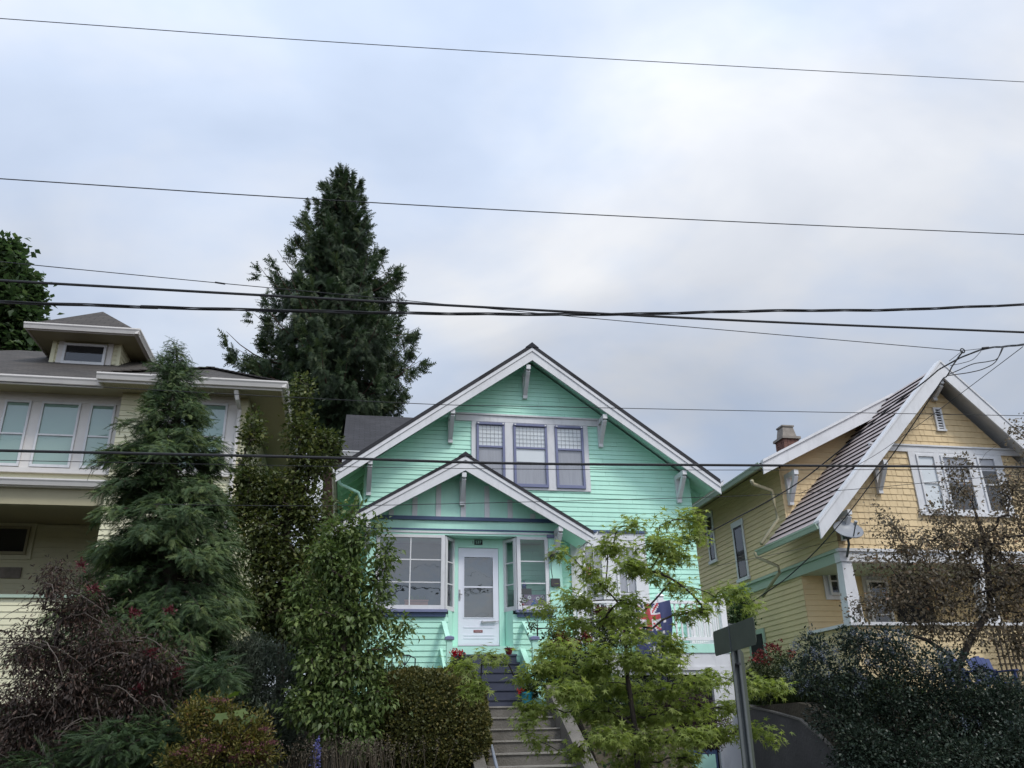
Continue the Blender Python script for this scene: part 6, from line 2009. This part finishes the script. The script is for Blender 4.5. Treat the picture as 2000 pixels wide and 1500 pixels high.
shrub('laurel_shrub', 'green shrub between the deck corner and the yellow house wall', 'shrub', [(1440, 1205, 18, 24), (1450, 1180, 14, 16), (1432, 1230, 14, 16), (1460, 1215, 14, 16)], 17.4, 147, 130, 18, .06, .07, M['l_far'], T_leaf(.3), 1200)
shrub('step_shrub', 'yellow green shrub beside the left post of the porch steps', 'shrub', [(890, 1318, 24, 16), (880, 1330, 26, 14), (910, 1325, 14, 12)], 15.7, 148, 110, 16, .05, .05, M['l_brown'], T_leaf(.3), 700)
shrub('geranium', 'red geranium against the left post of the porch steps', 'flower', [(893, 1300, 14, 16)], 16.2, 149, 50, 14, .04, .05, M['l_rose'], T_leaf(.4), 250, ([(889, 1277, 6, 6), (898, 1276, 6, 5)], 12, .03), M['l_scarlet'], .032, 22)
shrub('potted_geranium', 'dark red flowering plant growing in the teal pot', 'flower', [(1030, 1355, 14, 12), (1040, 1350, 12, 12)], 15.2, 150, 40, 12, .03, .045, M['l_rose'], T_leaf(.4), 150, ([(1018, 1352, 6, 6)], 6, .05), M['l_scarlet'], .028, 16)
shrub('potted_plant', 'sparse sprig growing in the small maroon pot', 'plant', [(994, 1268, 7, 6)], 17.25, 151, 16, 8, .02, .03, M['l_rose'], T_leaf(.3))
shrub('white_flowers', 'white flowers spilling from the navy bowl planter', 'flower', [(1280, 1276, 14, 8), (1305, 1276, 16, 8)], 15.35, 152, 30, 12, .03, .04, M['l_rose'], T_leaf(.35), 100, ([(1282, 1270, 10, 7), (1312, 1272, 9, 6), (1290, 1280, 6, 4)], 26, .06), M['l_whitefl'], .03, 12)
shrub('white_blossom', 'small white blossom by the navy chairs of the yellow house', 'flower', [(1915, 1312, 12, 12)], 14.5, 153, 30, 10, .04, .05, M['l_cean'], T_leaf(.3), 100, ([(1912, 1308, 6, 5), (1918, 1316, 6, 3), (1975, 1333, 6, 4)], 14, .05), M['l_whitefl'], .03, 8)
shrub('porch_herbs', 'bushy herbs and grasses between the hedge top and the porch wall', 'plant', [(770, 1318, 40, 16), (815, 1322, 40, 12), (740, 1330, 30, 20)], 15.0, 154, 200, 16, .05, .06, M['l_grass'], T_needle(.12), 900, droop=-.5)
rng = np.random.default_rng(160)
P = np.stack([rng.uniform(1.12, 1.56, 60), rng.uniform(17.66, 17.78, 60), np.full(60, 4.18)], 1)
sg_ = tag(empty('seedlings', (1.34, 17.72, 4.18)), 'row of small green seedlings in the terracotta window box', 'plant')
leaf_mesh('foliage', M['l_bigmaple'], sg_, P, np.array([0, 0, 1.]) + rng.normal(size=P.shape) * .35, rng.normal(size=P.shape), rng.uniform(.06, .15, 60), rng.random(60), T_leaf(.25))

shrub('backyard_hedge', 'dark evergreen hedge in the back garden between the cream and green houses', 'hedge', [(600, 1180, 60, 60), (640, 1080, 50, 50), (560, 1250, 60, 60), (640, 1240, 60, 60), (680, 1120, 40, 70), (700, 1230, 50, 60), (640, 1320, 80, 50)], 22.0, 155, 300, 24, .16, .15, M['l_far'], T_leaf(.34), 9000)
shrub('backyard_hedge', 'green hedge far behind the gap between the green and yellow houses', 'hedge', [(1400, 1180, 40, 60), (1430, 1260, 40, 60)], 30.0, 156, 120, 24, .2, .18, M['l_far'], T_leaf(.34), 3000)

# grasses and ground cover on the bank
def cover(name, label_kind, n, xr, yr, size, mat, seed, tmpl, lift=.12, hole=True, up=.3):
    rng = np.random.default_rng(seed)
    P = np.stack([rng.uniform(*xr, n), rng.uniform(*yr, n), np.zeros(n)], 1)
    keep = np.ones(n, bool)
    if hole:
        keep &= ~((P[:, 0] > 1.7) & (P[:, 0] < 3.55) & (P[:, 1] < 17.6)) & ~((P[:, 0] > 4.75) & (P[:, 0] < 7.85) & (P[:, 1] < 18.3)) & (P[:, 1] > 10.7)
        keep &= ~((P[:, 1] > 17.0) & ((P[:, 0] < -2.2) | ((P[:, 0] > .1) & (P[:, 0] < 8)) | (P[:, 0] > 10.6)))
    P = P[keep]
    P[:, 2] = [ground_z(x, y) for x, y, _ in P]
    P[:, 2] += rng.random(len(P)) * lift
    m = len(P)
    U = rng.normal(size=(m, 3)); U[:, 2] = np.abs(U[:, 2]) * up + up
    o = leaf_mesh(name, mat, None, P, U, np.array([0, 0, 1.]) + rng.normal(size=(m, 3)) * .5, size * rng.uniform(.5, 1.3, m), np.clip(.4 + .2 * rng.normal(size=m), 0, 1), tmpl)
    tag(o, kind='stuff')
    return o


tag(cover('ground_cover', None, 42000, (-13, 20), (10.7, 22), .10, M['l_far'], 171, T_leaf(.36), .16), 'low leafy ground cover spread over the planted bank', 'ground cover')
tag(cover('tall_grass', None, 7000, (7.86, 9.4), (13.4, 16.5), .36, M['l_grass'], 172, T_needle(.03), .05, up=1.6), 'tall olive grass on the bank above the retaining wall', 'grass')

# ================================================================== SKY AND LIGHT
w = bpy.data.worlds.new('World')
scene.world = w
w.use_nodes = True
nt = w.node_tree
bg = nt.nodes['Background']
SUN_EL, SUN_AZ = math.radians(52), math.radians(146)      # azimuth clockwise from +Y: behind the viewer, to the right
sky = node(nt, 'ShaderNodeTexSky', sky_type='NISHITA')
sky.sun_disc = False
sky.sun_elevation = SUN_EL
sky.sun_rotation = SUN_AZ
hs = node(nt, 'ShaderNodeVectorMath', operation='SCALE')
hs.inputs['Scale'].default_value = SKY_GAIN = 1.0
nt.links.new(sky.outputs['Color'], hs.inputs[0])
tc = node(nt, 'ShaderNodeTexCoord')
sep = node(nt, 'ShaderNodeSeparateXYZ')
nt.links.new(tc.outputs['Generated'], sep.inputs[0])
# cloud sheet: project the view direction on a plane overhead, so banks flatten towards the horizon
zz_ = node(nt, 'ShaderNodeMath', operation='ADD'); zz_.inputs[1].default_value = 0.30
nt.links.new(sep.outputs['Z'], zz_.inputs[0])
zm = node(nt, 'ShaderNodeMath', operation='MAXIMUM'); zm.inputs[1].default_value = 0.05
nt.links.new(zz_.outputs[0], zm.inputs[0])
dv = node(nt, 'ShaderNodeVectorMath', operation='DIVIDE')
cb_ = node(nt, 'ShaderNodeCombineXYZ')
for i in range(3): nt.links.new(zm.outputs[0], cb_.inputs[i])
nt.links.new(tc.outputs['Generated'], dv.inputs[0])
nt.links.new(cb_.outputs[0], dv.inputs[1])
mp = node(nt, 'ShaderNodeMapping')
mp.inputs['Location'].default_value = (3.1, 1.7, 0.0)
mp.inputs['Scale'].default_value = (1.0, 1.25, 0.25)
nt.links.new(dv.outputs[0], mp.inputs['Vector'])
n1 = node(nt, 'ShaderNodeTexNoise', Scale=1.7, Detail=5.0, Roughness=0.5, Distortion=0.5)
nt.links.new(mp.outputs[0], n1.inputs['Vector'])
n2 = node(nt, 'ShaderNodeTexNoise', Scale=2.6, Detail=5.0, Roughness=0.5)
nt.links.new(mp.outputs[0], n2.inputs['Vector'])
# cloud brightness and cover
r1 = ramp(nt, [(0.32, (3.75, 4.02, 4.5)), (0.45, (4.2, 4.42, 4.85)), (0.56, (4.65, 4.82, 5.15)), (0.7, (5.3, 5.4, 5.6))])
nt.links.new(n1.outputs['Fac'], r1.inputs['Fac'])
r2 = ramp(nt, [(0.36, (0.85, 0.85, 0.85)), (0.62, (1, 1, 1))])
nt.links.new(n2.outputs['Fac'], r2.inputs['Fac'])
# overcast sky, brighter overhead; unseen part behind the viewer boosted to light the fronts
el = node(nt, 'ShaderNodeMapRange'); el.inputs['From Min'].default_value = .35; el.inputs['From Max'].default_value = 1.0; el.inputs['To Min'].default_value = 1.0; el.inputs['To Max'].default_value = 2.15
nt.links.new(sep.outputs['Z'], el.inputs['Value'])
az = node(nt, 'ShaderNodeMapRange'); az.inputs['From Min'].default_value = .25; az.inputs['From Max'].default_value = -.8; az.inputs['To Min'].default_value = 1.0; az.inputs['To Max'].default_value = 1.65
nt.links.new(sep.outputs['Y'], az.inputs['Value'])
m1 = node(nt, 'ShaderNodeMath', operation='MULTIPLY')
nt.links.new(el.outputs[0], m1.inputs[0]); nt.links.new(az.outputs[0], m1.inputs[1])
# thinner, bluer veil in places, more of it to the left (towards the clearing side)
bi = node(nt, 'ShaderNodeMath', operation='MULTIPLY_ADD'); bi.inputs[1].default_value = 0.2
nt.links.new(sep.outputs['X'], bi.inputs[0]); nt.links.new(n2.outputs['Fac'], bi.inputs[2])
r3 = ramp(nt, [(0.42, (0, 0, 0)), (0.66, (1, 1, 1))])
nt.links.new(bi.outputs[0], r3.inputs['Fac'])
veil = node(nt, 'ShaderNodeMixRGB'); tn_ = node(nt, 'ShaderNodeMixRGB', blend_type='MULTIPLY', Fac=1.0); tn_.inputs['Color2'].default_value = (.89, .97, 1.09, 1)
nt.links.new(r1.outputs['Color'], tn_.inputs['Color1']); nt.links.new(tn_.outputs['Color'], veil.inputs['Color1'])
nt.links.new(r3.outputs['Color'], veil.inputs['Fac']); nt.links.new(r1.outputs['Color'], veil.inputs['Color2'])
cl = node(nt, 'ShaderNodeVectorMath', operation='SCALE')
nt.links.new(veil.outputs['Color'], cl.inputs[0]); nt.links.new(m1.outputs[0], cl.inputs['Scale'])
mx = node(nt, 'ShaderNodeMixRGB')
nt.links.new(r2.outputs['Color'], mx.inputs['Fac'])
nt.links.new(hs.outputs[0], mx.inputs['Color1'])
nt.links.new(cl.outputs[0], mx.inputs['Color2'])
nt.links.new(mx.outputs[0], bg.inputs['Color'])
bg.inputs['Strength'].default_value = 0.1

sl = bpy.data.lights.new('sun', 'SUN')
sl.energy = 1.5
sl.angle = math.radians(13)
sl.color = (1.0, 0.97, 0.92)
so = bpy.data.objects.new('sun', sl)
COL.objects.link(so)
dirn = Vector((math.sin(SUN_AZ) * math.cos(SUN_EL), math.cos(SUN_AZ) * math.cos(SUN_EL), math.sin(SUN_EL)))
so.rotation_euler = dirn.to_track_quat('Z', 'Y').to_euler()
so.location = (10, -20, 40)

cam = bpy.data.cameras.new('camera')
cam.sensor_fit = 'HORIZONTAL'
cam.sensor_width = 36
cam.lens = FPX / 2000 * 36
cam.clip_start = 0.1
cam.clip_end = 2000
co = bpy.data.objects.new('camera', cam)
COL.objects.link(co)
m = Matrix(((R_[0], U_[0], -F[0], CAM[0]), (R_[1], U_[1], -F[1], CAM[1]), (R_[2], U_[2], -F[2], CAM[2]), (0, 0, 0, 1)))
co.matrix_world = m
scene.camera = co

scene.render.engine = 'CYCLES'
scene.cycles.max_bounces = 8
scene.cycles.transparent_max_bounces = 12
scene.cycles.caustics_reflective = False
scene.cycles.caustics_refractive = False
scene.view_settings.view_transform = 'Standard'
scene.view_settings.look = 'None'
scene.view_settings.exposure = 0.44
scene.view_settings.gamma = 1.0
